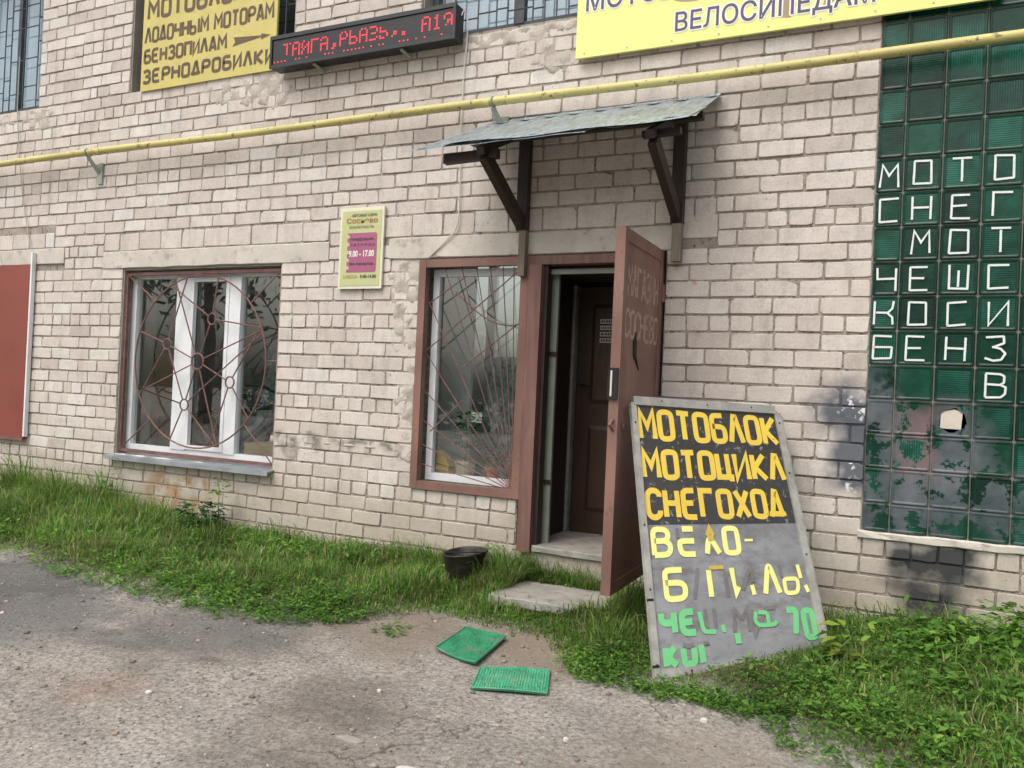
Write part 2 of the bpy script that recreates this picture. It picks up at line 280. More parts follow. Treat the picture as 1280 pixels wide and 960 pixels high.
# ------------------------------------------------------------------ mesh helpers
class MB:
    def __init__(s): s.v = []; s.f = []
    def add(s, vs, fs):
        o = len(s.v); s.v += [tuple(v) for v in vs]; s.f += [tuple(i+o for i in f) for f in fs]; return s
    def box(s, x0, x1, y0, y1, z0, z1):
        return s.add([(x0, y0, z0), (x1, y0, z0), (x1, y1, z0), (x0, y1, z0), (x0, y0, z1), (x1, y0, z1), (x1, y1, z1), (x0, y1, z1)],
                     [(0, 3, 2, 1), (4, 5, 6, 7), (0, 1, 5, 4), (1, 2, 6, 5), (2, 3, 7, 6), (3, 0, 4, 7)])
    def bar(s, a, b, w, h, up=(0, 0, 1)):
        """square bar from a to b, w across and h along 'up'"""
        a, b = Vector(a), Vector(b); d = (b-a).normalized(); u = Vector(up); x = d.cross(u)
        if x.length < 1e-4: x = d.cross(Vector((1, 0, 0)))
        x.normalize(); u = x.cross(d)
        P = [p+x*sx*w/2+u*su*h/2 for p in (a, b) for sx, su in ((-1, -1), (1, -1), (1, 1), (-1, 1))]
        return s.add(P, [(0, 1, 2, 3), (7, 6, 5, 4), (0, 4, 5, 1), (1, 5, 6, 2), (2, 6, 7, 3), (3, 7, 4, 0)])
    def tube(s, pts, r, n=8, close=False):
        pts = [Vector(p) for p in pts]; m = len(pts); rings = []
        for i, p in enumerate(pts):
            if close: d = pts[(i+1) % m]-pts[i-1]
            else: d = pts[min(i+1, m-1)]-pts[max(i-1, 0)]
            d.normalize(); u = Vector((0, 1, 0)) if abs(d.y) < .9 else Vector((0, 0, 1))
            x = d.cross(u).normalized(); y = x.cross(d); rr = r[i] if hasattr(r, '__len__') else r
            rings.append([p+x*math.cos(2*PI*k/n)*rr+y*math.sin(2*PI*k/n)*rr for k in range(n)])
        fs = []
        for i in range(m if close else m-1):
            j = (i+1) % m
            fs += [(i*n+k, i*n+(k+1) % n, j*n+(k+1) % n, j*n+k) for k in range(n)]
        if not close: fs += [tuple(range(n))[::-1], tuple(range((m-1)*n, m*n))]
        return s.add([v for r_ in rings for v in r_], fs)
    def lathe(s, prof, c, n=20, cap=True):
        vs = [(c[0]+r*math.cos(2*PI*k/n), c[1]+r*math.sin(2*PI*k/n), c[2]+z) for r, z in prof for k in range(n)]
        fs = [(i*n+k, i*n+(k+1) % n, (i+1)*n+(k+1) % n, (i+1)*n+k) for i in range(len(prof)-1) for k in range(n)]
        if cap: fs.append(tuple(range(n))[::-1])
        return s.add(vs, fs)
    def ribbon(s, pts, w, fn, off):
        """flat mitred stroke along 2-D points; fn(x, y, off) gives the 3-D point"""
        P = [Vector(p) for p in pts]; closed = (P[0]-P[-1]).length < 1e-6
        if closed: P = P[:-1]
        m = len(P); L = []; R = []
        for i in range(m):
            a = P[i-1] if (i or closed) else None; b = P[(i+1) % m] if (i < m-1 or closed) else None
            d1 = (P[i]-a).normalized() if a is not None else None; d2 = (b-P[i]).normalized() if b is not None else None
            if d1 is None: d1 = d2
            if d2 is None: d2 = d1
            n1 = Vector((-d1.y, d1.x)); n2 = Vector((-d2.y, d2.x)); nn = n1+n2
            nn = nn.normalized() if nn.length > 1e-5 else n1
            k = 1/max(.5, nn.dot(n1)); L.append(P[i]+nn*w/2*k); R.append(P[i]-nn*w/2*k)
        vs = [fn(p.x, p.y, off) for p in L]+[fn(p.x, p.y, off) for p in R]
        fs = [(i, m+i, m+(i+1) % m, (i+1) % m) for i in range(m if closed else m-1)]
        return s.add(vs, fs)

THING = {}
def link(name, me, mat, parent=None, loc=None):
    o = bpy.data.objects.new(name, me); COL.objects.link(o)
    if mat is not None and not me.materials: me.materials.append(mat)
    if parent is not None: o.parent = parent
    return o
def wpos(o):
    p = Vector((0, 0, 0))
    while o is not None: p += o.location; o = o.parent
    return p
def put(name, mb, mat, parent=None, base=None, smooth=False):
    """mesh given in world coordinates -> object whose origin sits at 'base' (default: its parent's)"""
    pw = wpos(parent) if parent is not None else Vector((0, 0, 0))
    b = Vector(base) if base is not None else pw
    me = bpy.data.meshes.new(name); me.from_pydata([(v[0]-b.x, v[1]-b.y, v[2]-b.z) for v in mb.v], [], mb.f); me.update()
    if smooth:
        me.polygons.foreach_set('use_smooth', [True]*len(me.polygons))
    o = link(name, me, MAT[mat] if isinstance(mat, str) else mat, parent); o.location = b-pw; return o
def np_mesh(name, V, F, mat, parent=None):
    """V (n,3), F (m,k) numpy"""
    me = bpy.data.meshes.new(name); k = F.shape[1]
    me.vertices.add(len(V)); me.vertices.foreach_set('co', V.astype(np.float32).ravel())
    me.loops.add(F.size); me.loops.foreach_set('vertex_index', F.astype(np.int32).ravel())
    me.polygons.add(len(F)); me.polygons.foreach_set('loop_start', np.arange(0, F.size, k, dtype=np.int32)); me.polygons.foreach_set('loop_total', np.full(len(F), k, dtype=np.int32))
    me.update(calc_edges=True); me.validate(); return link(name, me, MAT[mat] if isinstance(mat, str) else mat, parent)
def tag(o, label=None, cat=None, group=None, kind=None):
    for k, v in (('label', label), ('category', cat), ('group', group), ('kind', kind)):
        if v: o[k] = v
    return o
def empty(name, loc, label, cat, group=None):
    o = bpy.data.objects.new(name, None); COL.objects.link(o); o.location = loc; o.empty_display_size = .1
    return tag(o, label, cat, group)
def text_mesh(body, fn, width, height, off=0., bold=0.0, x0=0., y0=0., align=None):
    """built-in font lettering fitted into width x height; fn(x, y) -> 3-D"""
    c = bpy.data.curves.new('t', 'FONT'); c.body = body; c.offset = bold; c.resolution_u = 3
    o = bpy.data.objects.new('t', c); COL.objects.link(o); dg = bpy.context.evaluated_depsgraph_get(); dg.update()
    me = bpy.data.meshes.new_from_object(o.evaluated_get(dg)); xs = [v.co.x for v in me.vertices]; ys = [v.co.y for v in me.vertices]
    ax, bx, ay, by = min(xs), max(xs), min(ys), max(ys); sx, sy = width/(bx-ax), height/(by-ay)
    vs = [fn(x0+(v.co.x-ax)*sx, y0+(v.co.y-ay)*sy) for v in me.vertices]; fs = [tuple(p.vertices) for p in me.polygons]
    bpy.data.objects.remove(o); bpy.data.curves.remove(c); bpy.data.meshes.remove(me); return vs, fs

# painted alphabet: strokes in a unit box
def ov(x0=0, x1=1, y0=0, y1=1, r=.3):
    ry = r*.45
    return [(x0+r, y0), (x1-r, y0), (x1-r*.3, y0+ry*.3), (x1, y0+ry), (x1, y1-ry), (x1-r*.3, y1-ry*.3), (x1-r, y1), (x0+r, y1), (x0+r*.3, y1-ry*.3), (x0, y1-ry), (x0, y0+ry), (x0+r*.3, y0+ry*.3), (x0+r, y0)]
G = {'М': [[(0, 0), (.04, 1), (.5, .42), (.96, 1), (1, 0)]], 'О': [ov()], 'Т': [[(0, 1), (1, 1)], [(.5, .95), (.5, 0)]],
     'Б': [[(.92, 1), (0, 1), (0, 0), (.75, 0), (1, .12), (1, .45), (.75, .56), (0, .56)]], 'Л': [[(0, 0), (.42, 1), (.58, 1), (1, 0)]],
     'К': [[(0, 0), (0, 1)], [(.95, 1), (.15, .5), (1, 0)]], 'Ц': [[(0, 1), (0, .05), (.98, .05), (.98, -.12)], [(.8, 1), (.8, .1)]],
     'И': [[(0, 1), (0, 0), (1, 1), (1, 0)]], 'С': [[(1, .75), (1, .88), (.7, 1), (.3, 1), (0, .86), (0, .14), (.3, 0), (.7, 0), (1, .12), (1, .25)]],
     'Н': [[(0, 0), (0, 1)], [(1, 0), (1, 1)], [(.05, .52), (.95, .52)]], 'Е': [[(.95, 1), (0, 1), (0, 0), (1, 0)], [(.05, .52), (.8, .52)]],
     'Г': [[(1, 1), (0, 1), (0, 0)]], 'Х': [[(0, 1), (1, 0)], [(1, 1), (0, 0)]], 'Д': [[(.08, .12), (.45, 1), (.6, 1), (.9, .12)], [(-.08, 0), (-.02, .1), (1.0, .1), (1.06, 0)]],
     'В': [[(0, 0), (0, 1), (.7, 1), (.92, .88), (.92, .65), (.7, .54), (.05, .54)], [(.7, .54), (1, .42), (1, .14), (.75, 0), (0, 0)]],
     'П': [[(0, 0), (0, 1), (1, 1), (1, 0)]], 'Ы': [[(0, 1), (0, 0), (.5, 0), (.6, .1), (.6, .4), (.5, .5), (.05, .5)], [(1, 0), (1, 1)]], 'Ь': [[(0, 1), (0, 0), (.8, 0), (1, .12), (1, .42), (.8, .54), (.05, .54)]],
     'Ч': [[(0, 1), (0, .5), (.95, .5)], [(1, 1), (1, 0)]], 'Ш': [[(0, 1), (0, 0), (1, 0), (1, 1)], [(.5, .05), (.5, .75)]], '7': [[(0, 1), (.95, 1), (.55, 0)]], '0': [ov()], '-': [[(0, .5), (1, .5)]],
     'А': [[(0, 0), (.42, 1), (.58, 1), (1, 0)], [(.22, .28), (.78, .28)]], 'Р': [[(0, 0), (0, 1), (.75, 1), (1, .87), (1, .6), (.75, .48), (.05, .48)]],
     'З': [[(0, .88), (.3, 1), (.7, 1), (.95, .86), (.95, .66), (.65, .53), (.3, .53)], [(.66, .53), (1, .4), (1, .14), (.7, 0), (.3, 0), (0, .12)]]}
SQ = dict(G); SQ['О'] = [[(0, 0), (.03, 1), (.97, .98), (1, .02), (0, 0)]]; SQ['С'] = [[(1, 1), (0, .97), (.02, 0), (1, .04)]]; SQ['Б'] = [[(1, 1), (0, 1), (0, 0), (.95, 0), (1, .52), (.04, .5)]]
SQ['К'] = [[(0, 0), (.03, 1)], [(1, 1), (.95, .7), (.7, .5), (.1, .5)], [(.7, .5), (.95, .3), (1, 0)]]; SQ['М'] = [[(0, 0), (.1, 1), (.5, .5), (.92, 1), (1, 0)]]
SQ['З'] = [[(0, .95), (.9, 1), (.95, .75), (.35, .55)], [(.35, .56), (.8, .5), (1, .3), (.8, .05), (.4, 0), (0, .1)]]
def soften(pts, rad):
    P = [Vector(p) for p in pts]; closed = (P[0]-P[-1]).length < 1e-6; Q = P[:-1] if closed else P; m = len(Q); out = []
    for i, p in enumerate(Q):
        if not closed and i in (0, m-1): out.append(tuple(p)); continue
        a, b = Q[i-1], Q[(i+1) % m]; d1, d2 = (a-p), (b-p)
        if d1.normalized().dot(d2.normalized()) > .45: out.append(tuple(p)); continue
        r1, r2 = min(rad, d1.length*.45), min(rad, d2.length*.45); A, C = p+d1.normalized()*r1, p+d2.normalized()*r2
        for t in (0, .33, .67, 1): out.append(tuple(A*(1-t)**2+p*2*t*(1-t)+C*t*t))
    return out+[out[0]] if closed else out
def strokes(mb, table, ch, x0, y0, w, h, sw, fn, k0=0, jit=0.):
    for k, pl in enumerate(table[ch]):
        pts = [(x0+(p[0]+random.uniform(-jit, jit))*w, y0+(p[1]+random.uniform(-jit, jit))*h) for p in pl]
        if pl[0] == pl[-1]: pts[-1] = pts[0]
        if ch in 'БВЫЬРСЗОЕ0': pts = soften(pts, sw*(.9 if table is G else .35))
        mb.ribbon(pts, sw, fn, k0+k)
def line_of_text(mb, table, s, x0, x1, y0, h, sw, fn, gap=.22, widths=None, jit=.0, rise=0.):
    ws = [(widths or {}).get(c, .35 if c == ' ' else 1.) for c in s]; tot = sum(ws)+gap*(len(s)-1); u = (x1-x0-sw)/tot; x = x0+sw/2
    for i, (c, w) in enumerate(zip(s, ws)):
        if c != ' ': strokes(mb, table, c, x, y0+sw/2+rise*(x-x0), w*u, h-sw, sw, fn, 0, jit)
        x += (w+gap)*u

# ------------------------------------------------------------------ ground
FX = np.array([-12, -9, -5.9, -4.7, -3.82, -3.23, -2.75, -2.55, -2.35, -2.12, -1.86, -1.55, -1.37, -1.18, -.87, -.57, -.37, -.11, .07, .6, 1.6, 3])
FY = np.array([-1.1, -1.1, -1.2, -1.42, -1.5, -1.46, -1.3, -.90, -.72, -.80, -.86, -.90, -1.08, -1.3, -1.33, -1.32, -1.42, -1.62, -1.7, -2.0, -2.5, -3])
def front(x): return np.interp(x, FX, FY)
def sstep(a, b, x): t = np.clip((x-a)/(b-a), 0, 1); return t*t*(3-2*t)
def gz(x, y):
    x = np.asarray(x, float); y = np.asarray(y, float); f = front(x)
    base = -.045+.012*np.clip(-x-4, 0, 6)-.012*np.clip(-y-1.5, 0, 30)
    rise = sstep(f-.1, np.minimum(f+.55, -.02), y)*(.105+.03*sstep(-3, -7, x))
    n = .008*np.sin(x*3.1+y*1.7)*np.sin(y*4.3-x)+.005*np.sin(x*9.3+1)*np.sin(y*8.1)
    return base+rise+n+.03*np.exp(-(((x+1.65)/.55)**2+((y+.5)/.28)**2))
def axis(lo, hi, a, b, fine, grow=1.25):
    c = list(np.arange(a, b, fine)); s = fine; x = a
    while x > lo: s *= grow; x -= s; c.insert(0, max(x, lo))
    s = fine; x = c[-1]
    while x < hi: s *= grow; x += s; c.append(min(x, hi))
    return np.array(c)
gx = axis(-90, 90, -9, 2.4, .07); gy = axis(-90, 40, -4.2, .2, .07)
X, Y = np.meshgrid(gx, gy, indexing='ij'); Z = gz(X, Y); Z = np.where(Y > .3, -.1, Z)
V = np.stack([X, Y, Z], -1).reshape(-1, 3); nx, ny = len(gx), len(gy)
ii, jj = np.meshgrid(np.arange(nx-1), np.arange(ny-1), indexing='ij'); q = (ii*ny+jj).ravel(); F = np.stack([q, q+ny, q+ny+1, q+1], 1)
g = np_mesh('ground', V, F, 'ground'); tag(g, kind='structure'); g.data.polygons.foreach_set('use_smooth', [True]*len(g.data.polygons))

# ------------------------------------------------------------------ the building
B = empty('brick_building', (-2, 0, 0), 'cream brick building with shop windows, an open red door and green glass blocks', 'building')
XL, XR, ZT = -10.5, 3.2, 5.6
OPEN = [(-6.17, -4.34, .63, 2.28), (-3.03, -2.17, .615, 2.28), (-2.17, -1.20, .28, 2.28), (0., 2.35, .61, 5.2), (-9.4, -7.46, 3.87, 5.5), (-6.2, -4.32, 3.865, 5.5), (-3.12, -1.0, 3.885, 5.5)]
def wall_mesh():
    mb = MB(); xs = sorted({XL, XR, *[o[0] for o in OPEN], *[o[1] for o in OPEN]}); zs = sorted({-.3, ZT, *[o[2] for o in OPEN], *[o[3] for o in OPEN]})
    hole = lambda x, z: any(o[0] < x < o[1] and o[2] < z < o[3] for o in OPEN)
    S = {}
    for i in range(len(xs)-1):
        for j in range(len(zs)-1): S[i, j] = not hole((xs[i]+xs[i+1])/2, (zs[j]+zs[j+1])/2)
    y0, y1 = .0065, .38
    for (i, j), s in S.items():
        if not s: continue
        a, b, c, d = xs[i], xs[i+1], zs[j], zs[j+1]
        mb.add([(a, y0, c), (b, y0, c), (b, y0, d), (a, y0, d)], [(0, 1, 2, 3)]); mb.add([(a, y1, c), (b, y1, c), (b, y1, d), (a, y1, d)], [(3, 2, 1, 0)])
        for (di, dj, P) in ((-1, 0, [(a, y0, c), (a, y0, d), (a, y1, d), (a, y1, c)]), (1, 0, [(b, y0, d), (b, y0, c), (b, y1, c), (b, y1, d)]),
                            (0, -1, [(b, y0, c), (a, y0, c), (a, y1, c), (b, y1, c)]), (0, 1, [(a, y0, d), (b, y0, d), (b, y1, d), (a, y1, d)])):
            if not S.get((i+di, j+dj), False): mb.add(P, [(0, 1, 2, 3)])
    return mb
put('wall', wall_mesh(), 'mortar', B)

# plaster coats on the window reveals
def reveal(o, d=.2, t=.012, sides='lrt', mat='reveal'):
    mb = MB(); x0, x1, z0, z1 = o
    if 'l' in sides: mb.box(x0+.001, x0+t, .012, d, z0, z1-.001)
    if 'r' in sides: mb.box(x1-t, x1-.001, .012, d, z0, z1-.001)
    if 't' in sides: mb.box(x0+t+.001, x1-t-.001, .012, d, z1-t, z1-.001)
    put('reveal', mb, mat, B)
reveal(OPEN[0], .37); reveal(OPEN[5], .37); reveal(OPEN[4], .37, sides='r'); reveal(OPEN[6], .37)

# bricks ------------------------------------------------------------
C0, DC = .56, .105
LINT = [(-6.43, -3.87, 2.283, 2.437), (-3.31, -1.135, 2.283, 2.44), (-10.4, -6.97, 2.35, 2.497)]
PATCHSKIP = []
SKIP = OPEN+LINT+[(-6.43, -3.88, 2.437, 2.60), (-3.5, -.9, 2.44, 2.605), (-10.4, -7.12, 2.497, 2.65), (-1.125, -.885, 2.35, 2.495)]
pieces = []   # x0,x1,z0,z1
def solid(z, h):
    iv = [(XL, XR)]
    for (a, b, c, d) in SKIP:
        if c < z+h*.35 and d > z-h*.35:
            n = []
            for (p, q_) in iv:
                if b <= p or a >= q_: n.append((p, q_)); continue
                if a > p: n.append((p, a))
                if b < q_: n.append((b, q_))
            iv = n
    return [(p, q_) for p, q_ in iv if q_-p > .04]
def row(z, n, module, h, x0=None, x1=None, phase=0.):
    for (p, q_) in (solid(z, h) if x0 is None else [(x0, x1)]):
        j = []; k = math.floor((p-phase)/module)
        while True:
            x = phase+k*module+random.uniform(-.009, .009); k += 1
            if x >= q_-.045: break
            if x > p+.045: j.append(x)
        e = [p]+j+[q_]
        for a, b in zip(e[:-1], e[1:]):
            if module > .2 and b-a > .2 and random.random() < .018:
                m = a+(b-a)*random.choice((.35, .5, .62)); pieces.append((a, m, z-h/2, z+h/2)); pieces.append((m, b, z-h/2, z+h/2))
            else: pieces.append((a, b, z-h/2, z+h/2))
shift = {n: random.choice((0, .0)) for n in range(-8, 60)}
for n in range(-7, 49):
    z = C0+n*DC
    if z > ZT-.05: break
    if n % 6 == 0: row(z, n, .1315, .092, phase=.0+.03*(n % 4))
    else: row(z, n, .263, .0925, phase=(0 if (n % 6) % 2 else .1315)+.012*math.sin(n*2.3))
row(2.52, 0, .262, .150, -6.43, -3.88, .05); row(2.525, 0, .262, .150, -3.5, -.9, .02); row(2.575, 0, .25, .14, -10.4, -7.12)
pieces.append((-1.125, -.885, 2.353, 2.495))
def brick_v(L, H, D=.012, seed=0):
    """chipped pillow-edged brick face: 8-cornered outline, bevel ring, back ring"""
    r = random.Random(seed); cx = [r.choice((.003, .004, .005, .007, .007, .010, .024)) for _ in range(4)]; cz = [r.choice((.003, .004, .005, .006, .009, .018)) for _ in range(4)]
    j = lambda a=.002: r.uniform(-a, a); L2, H2 = L/2, H/2
    o = [(-L2+cx[0], -H2), (L2-cx[1], -H2), (L2, -H2+cz[1]), (L2, H2-cz[2]), (L2-cx[2], H2), (-L2+cx[3], H2), (-L2, H2-cz[3]), (-L2, -H2+cz[0])]
    o = [(x+j(.003), z+j(.0025)) for x, z in o]; bv = .0028
    inn = [(x-math.copysign(bv, x)+j(.001), z-math.copysign(bv, z)+j(.001)) for x, z in o]; t = [j(.002) for _ in range(4)]
    fy = lambda x, z: -D+t[0]+t[1]*x/L2+t[2]*z/H2
    V = [(x, fy(x, z), z) for x, z in inn]+[(x, fy(x, z)+.003+j(.001), z) for x, z in o]+[(x, .020, z) for x, z in o]
    F = [tuple(range(8))]+[(8+i, 8+(i+1) % 8, (i+1) % 8, i) for i in range(8)]+[(16+i, 16+(i+1) % 8, 8+(i+1) % 8, 8+i) for i in range(8)]
    return V, F
LEN = [.118, .25]; NV = 14
proto = {(k, s): brick_v(LEN[k], .0925, .005, 100*k+s) for k in (0, 1) for s in range(NV)}
protome = {}
for key, (V_, F_) in proto.items():
    me = bpy.data.meshes.new('brick'); me.from_pydata(V_, [], F_); me.materials.append(MAT['brickp']); protome[key] = me
def shown(x0, x1, z):
    p = Vector(((x0+x1)/2, 0, z))-CAM; d = p.dot(_f); u = 640+1035*p.dot(_r2)/d; v = 480-1035*p.dot(_u2)/d
    if u < -20 or u > 1300 or v < -15 or v > 975: return 0
    return (x1-x0)/d/d/d
items = []
for (a, b, c, d) in pieces:
    L = b-a-random.choice((.009, .011, .013)); H = (d-c)
    if L < .03: continue
    k = 1 if L > .17 else 0
    items.append((shown(a, b, (c+d)/2)*(d-c), (a+b)/2, (c+d)/2+random.uniform(-.0022, .0022), L/LEN[k], H/.0925*random.uniform(.965, 1.0), (k, random.randrange(NV)), random.uniform(-.006, .006), random.uniform(-.003, .003)))
items.sort(key=lambda t: -t[0])
bw = wpos(B)
for it in items[:300]:
    o = bpy.data.objects.new('brick', protome[it[5]]); COL.objects.link(o); o.parent = B
    o.location = Vector((it[1], .004+it[7], it[2]))-bw; o.scale = (it[3], 1, it[4]); o.rotation_euler = (0, it[6], 0)
mb = MB()
for it in items[300:]:
    V_, F_ = proto[it[5]]; c_, s_ = math.cos(it[6]), math.sin(it[6])
    mb.add([(it[1]+(x*it[3])*c_+z*it[4]*s_, .004+it[7]+y, it[2]+z*it[4]*c_-x*it[3]*s_) for x, y, z in V_], F_)
o = put('brick', mb, 'bricks', B); tag(o, kind='stuff')

# lintels, sill mortar
def rough_slab(x0, x1, y0, y1, z0, z1, n=14, a=.004, seed=0):
    """slab with slightly uneven long edges"""
    r = random.Random(seed); mb = MB(); V_ = []; F_ = []
    for i in range(n+1):
        x = x0+(x1-x0)*i/n; e = [r.uniform(-a, a) for _ in range(4)]
        V_ += [(x, y0+e[0], z0+e[1]+.006), (x, y0+.008, z0+e[1]), (x, y1, z0), (x, y1, z1), (x, y0+.008, z1+e[3]), (x, y0+e[2], z1+e[3]-.006)]
    for i in range(n):
        for k in range(6): F_.append((i*6+k, (i+1)*6+k, (i+1)*6+(k+1) % 6, i*6+(k+1) % 6))
    F_ += [tuple(range(6)), tuple(n*6+k for k in range(6))[::-1]]; return mb.add(V_, F_)
for i, (a, b, c, d) in enumerate(LINT): put('lintel', rough_slab(a, b, -.010, .2, c, d, 20, .004, i), 'lintel', B)
put('window_ledge', rough_slab(-.02, 2.35, -.016, .1, .607, .650, 24, .0045, 9), 'lintel', B)
put('window_ledge', rough_slab(-6.2, -4.33, -.012, .3, .575, .628, 16, .006, 4), 'lintel', B)

# render patches: lumpy height fields that swallow the bricks
def patch(x0, x1, z0, z1, blobs, amp, seed, step=.016):
    r = np.random.default_rng(seed); xs = np.arange(x0, x1+step, step); zs = np.arange(z0, z1+step, step)
    X_, Z_ = np.meshgrid(xs, zs, indexing='ij'); h = np.full(X_.shape, -1.)
    for (cx, cz, rx, rz) in blobs: h = np.maximum(h, 1-np.sqrt(((X_-cx)/rx)**2+((Z_-cz)/rz)**2))
    n = sum(np.sin(X_*f*1.3+r.uniform(0, 6)+np.sin(Z_*f)*1.2)*np.cos(Z_*f+r.uniform(0, 6))/k for k, f in ((1.5, 9), (2.2, 23), (3.5, 51), (6, 97)))
    n2 = r.normal(0, .0016, X_.shape)
    Yv = .022-np.clip((h*1.6+n*amp)*.11, 0, .0215+.006*np.sin(X_*31)*np.sin(Z_*37))+n2; Yv[[0, -1], :] = .03; Yv[:, [0, -1]] = .03
    nz = len(zs); V_ = np.stack([X_, Yv, Z_], -1).reshape(-1, 3)-np.array(bw); i_, j_ = np.meshgrid(np.arange(len(xs)-1), np.arange(nz-1), indexing='ij'); q_ = (i_*nz+j_).ravel()
    np_mesh('plaster_patch', V_, np.stack([q_, q_+nz, q_+nz+1, q_+1], 1), 'plaster', B)
patch(-3.36, -3.035, .78, 2.28, [(-3.12, 2.12, .2, .2), (-3.17, 1.93, .12, .2), (-3.2, 1.7, .08, .14), (-3.1, 1.25, .14, .16), (-3.06, .95, .12, .2), (-3.06, 1.55, .07, .2)], .28, 1)
patch(-5.35, -4.2, 3.48, 3.862, [(-4.75, 3.74, .5, .17), (-4.45, 3.66, .2, .14), (-5.1, 3.78, .3, .08)], .25, 2)
patch(-2.95, -1.87, 3.45, 3.882, [(-2.3, 3.85, .6, .09), (-2.15, 3.68, .22, .12), (-2.0, 3.60, .12, .10), (-2.6, 3.80, .3, .06)], .3, 3)
patch(-8.2, -7.2, 3.6, 3.868, [(-7.7, 3.80, .5, .08), (-7.4, 3.7, .2, .07)], .25, 4)
patch(-4.4, -3.0, .855, .90, [(-3.6, .875, .5, .02)], .2, 5)

def window_frame(parent, x0, x1, z0, z1, y, bars=(), w=.07, d=.06, mat='pvc', name='frame'):
    mb = MB(); mb.box(x0, x0+w, y, y+d, z0, z1); mb.box(x1-w, x1, y, y+d, z0, z1); mb.box(x0+w, x1-w, y+.002, y+d-.002, z0, z0+w); mb.box(x0+w, x1-w, y+.002, y+d-.002, z1-w, z1)
    o = put(name, mb, mat, parent)
    for (a, b) in bars:
        m2 = MB(); m2.box(a, b, y-.006, y+d-.004, z0+w-.01, z1-w+.01); put('mullion', m2, mat, parent)
    return o
# doorstep, interior
put('vestibule_floor', MB().box(-2.115, -2.035, .09, .76, .272, .314), 'concrete', B)
put('doorstep', rough_slab(-2.03, -1.22, -.035, .75, .272, .315, 10, .003, 5), 'concrete', B)
fb = MB(); fb.box(-2.05, -1.2, -.006, .3, -.1, .271); put('doorstep_base', fb, 'plaster', B)
mb = MB(); mb.box(-10, -2.3, .39, 2.6, .24, .30); put('interior_floor', mb, 'floor', B)
mb = MB(); mb.box(-10, 3, .39, 2.6, 3.0, 3.08); put('ceiling', mb, 'interior', B)
mb = MB(); mb.box(-10, -6.3, 2.6, 2.7, -.1, 5.5).box(-2.6, 3, 2.6, 2.7, -.1, 5.5).box(-6.3, -2.6, 2.6, 2.7, -.1, .9).box(-6.3, -2.6, 2.6, 2.7, 2.85, 5.5); put('interior_wall', mb, 'interior', B)
FILLWIN = put('window', MB().box(-6.3, -2.6, 2.6, 2.66, .902, .94), 'pvc', B, base=(-4.45, 2.63, .9)); window_frame(FILLWIN, -6.298, -2.602, .942, 2.848, 2.62, [(-5.1, -5.0), (-3.85, -3.75)], .05); put('pane', MB().box(-6.25, -2.65, 2.64, 2.644, .99, 2.8), 'glass', FILLWIN)  # added unseen rear window that lets sky light brighten the rooms
mb = MB(); mb.box(-2.29, -2.16, .384, 2.58, .3, 2.99); put('interior_wall', mb, 'interior', B)
mb = MB(); mb.box(-1.22, -1.1, .384, 2.58, .0, 2.99); put('interior_wall', mb, 'interior', B)
mb = MB(); mb.box(-10.1, -10, .384, 2.7, -.1, 5.5); put('interior_wall', mb, 'interior', B)
mb = MB(); mb.box(-8.1, -8.0, .384, 2.6, .3, 2.99); put('interior_wall', mb, 'interior', B)
mb = MB(); mb.box(3.0, 3.1, .384, 2.7, -.1, 5.5); put('interior_wall', mb, 'interior', B)
mb = MB(); mb.box(XL, XR, -.0+.02, 2.8, ZT, ZT+.15); put('roof_slab', mb, 'concrete', B)

# ---- shop window on the left with round sun grille
def rods(segs, r, n=6):
    mb = MB()
    for a, b in segs: mb.tube([a, b], r, n)
    return mb
W1 = put('window', MB().box(-6.155, -4.36, .165, .30, .63, .645), 'pvc', B, base=(-5.25, .16, .63))
window_frame(W1, -6.155, -4.36, .655, 2.262, .10, [(-5.588, -5.415), (-4.971, -4.846)], .062)
for a, b in ((-6.09, -5.59), (-5.412, -4.973), (-4.844, -4.425)): put('pane', MB().box(a, b, .132, .136, .718, 2.20), 'glass', W1)
for (a, b, z1_) in ((-5.414, -4.972, 2.199),):
    m2 = MB(); w = .035; m2.box(a, a+w, .088, .126, .718, z1_); m2.box(b-w, b, .088, .126, .718, z1_); m2.box(a+w, b-w, .09, .124, .718, .718+w); m2.box(a+w, b-w, .09, .124, z1_-w, z1_); put('sash', m2, 'pvc', W1)
m2 = MB(); gy_ = .045
for a, b in (((-6.145, .655), (-6.145, 2.245)), ((-4.36, .655), (-4.36, 2.245)), ((-6.13, 2.235), (-4.375, 2.235)), ((-6.13, .665), (-4.375, .665))):
    m2.bar((a[0], gy_, a[1]), (b[0], gy_, b[1]), .026, .026, (0, 1, 0))
GR = put('grille', m2, 'grille', W1)
gc = Vector((-5.24, 0, 1.476)); small = [Vector((-5.097, 0, 1.838)), Vector((-4.865, 0, 1.312)), Vector((-5.373, 0, 1.101)), Vector((-5.609, 0, 1.619))]
def ring(c, r, y, rad, n=28, e=1.): return MB().tube([(c.x+r*math.cos(2*PI*k/n), y, c.z+e*r*math.sin(2*PI*k/n)) for k in range(n)], rad, 6, True)
m2 = ring(gc, .755, gy_-.012, .0075, 56, .975); m3 = ring(gc, .068, gy_-.012, .008, 18); m2.add(m3.v, m3.f)
for s in small: m3 = ring(s, .047, gy_-.012, .007, 14); m2.add(m3.v, m3.f)
def seg(a, b, ra=0, rb=0, y=gy_-.012):
    d = (b-a).normalized(); a2 = a+d*ra; b2 = b-d*rb; m3 = MB().tube([(a2.x, y, a2.z), (b2.x, y, b2.z)], .0062, 6); m2.add(m3.v, m3.f)
P = lambda deg, r=.745: gc+Vector((r*math.cos(math.radians(deg)), 0, r*.975*math.sin(math.radians(deg))))
for i, s in enumerate(small): seg(gc, s, .068, .047)
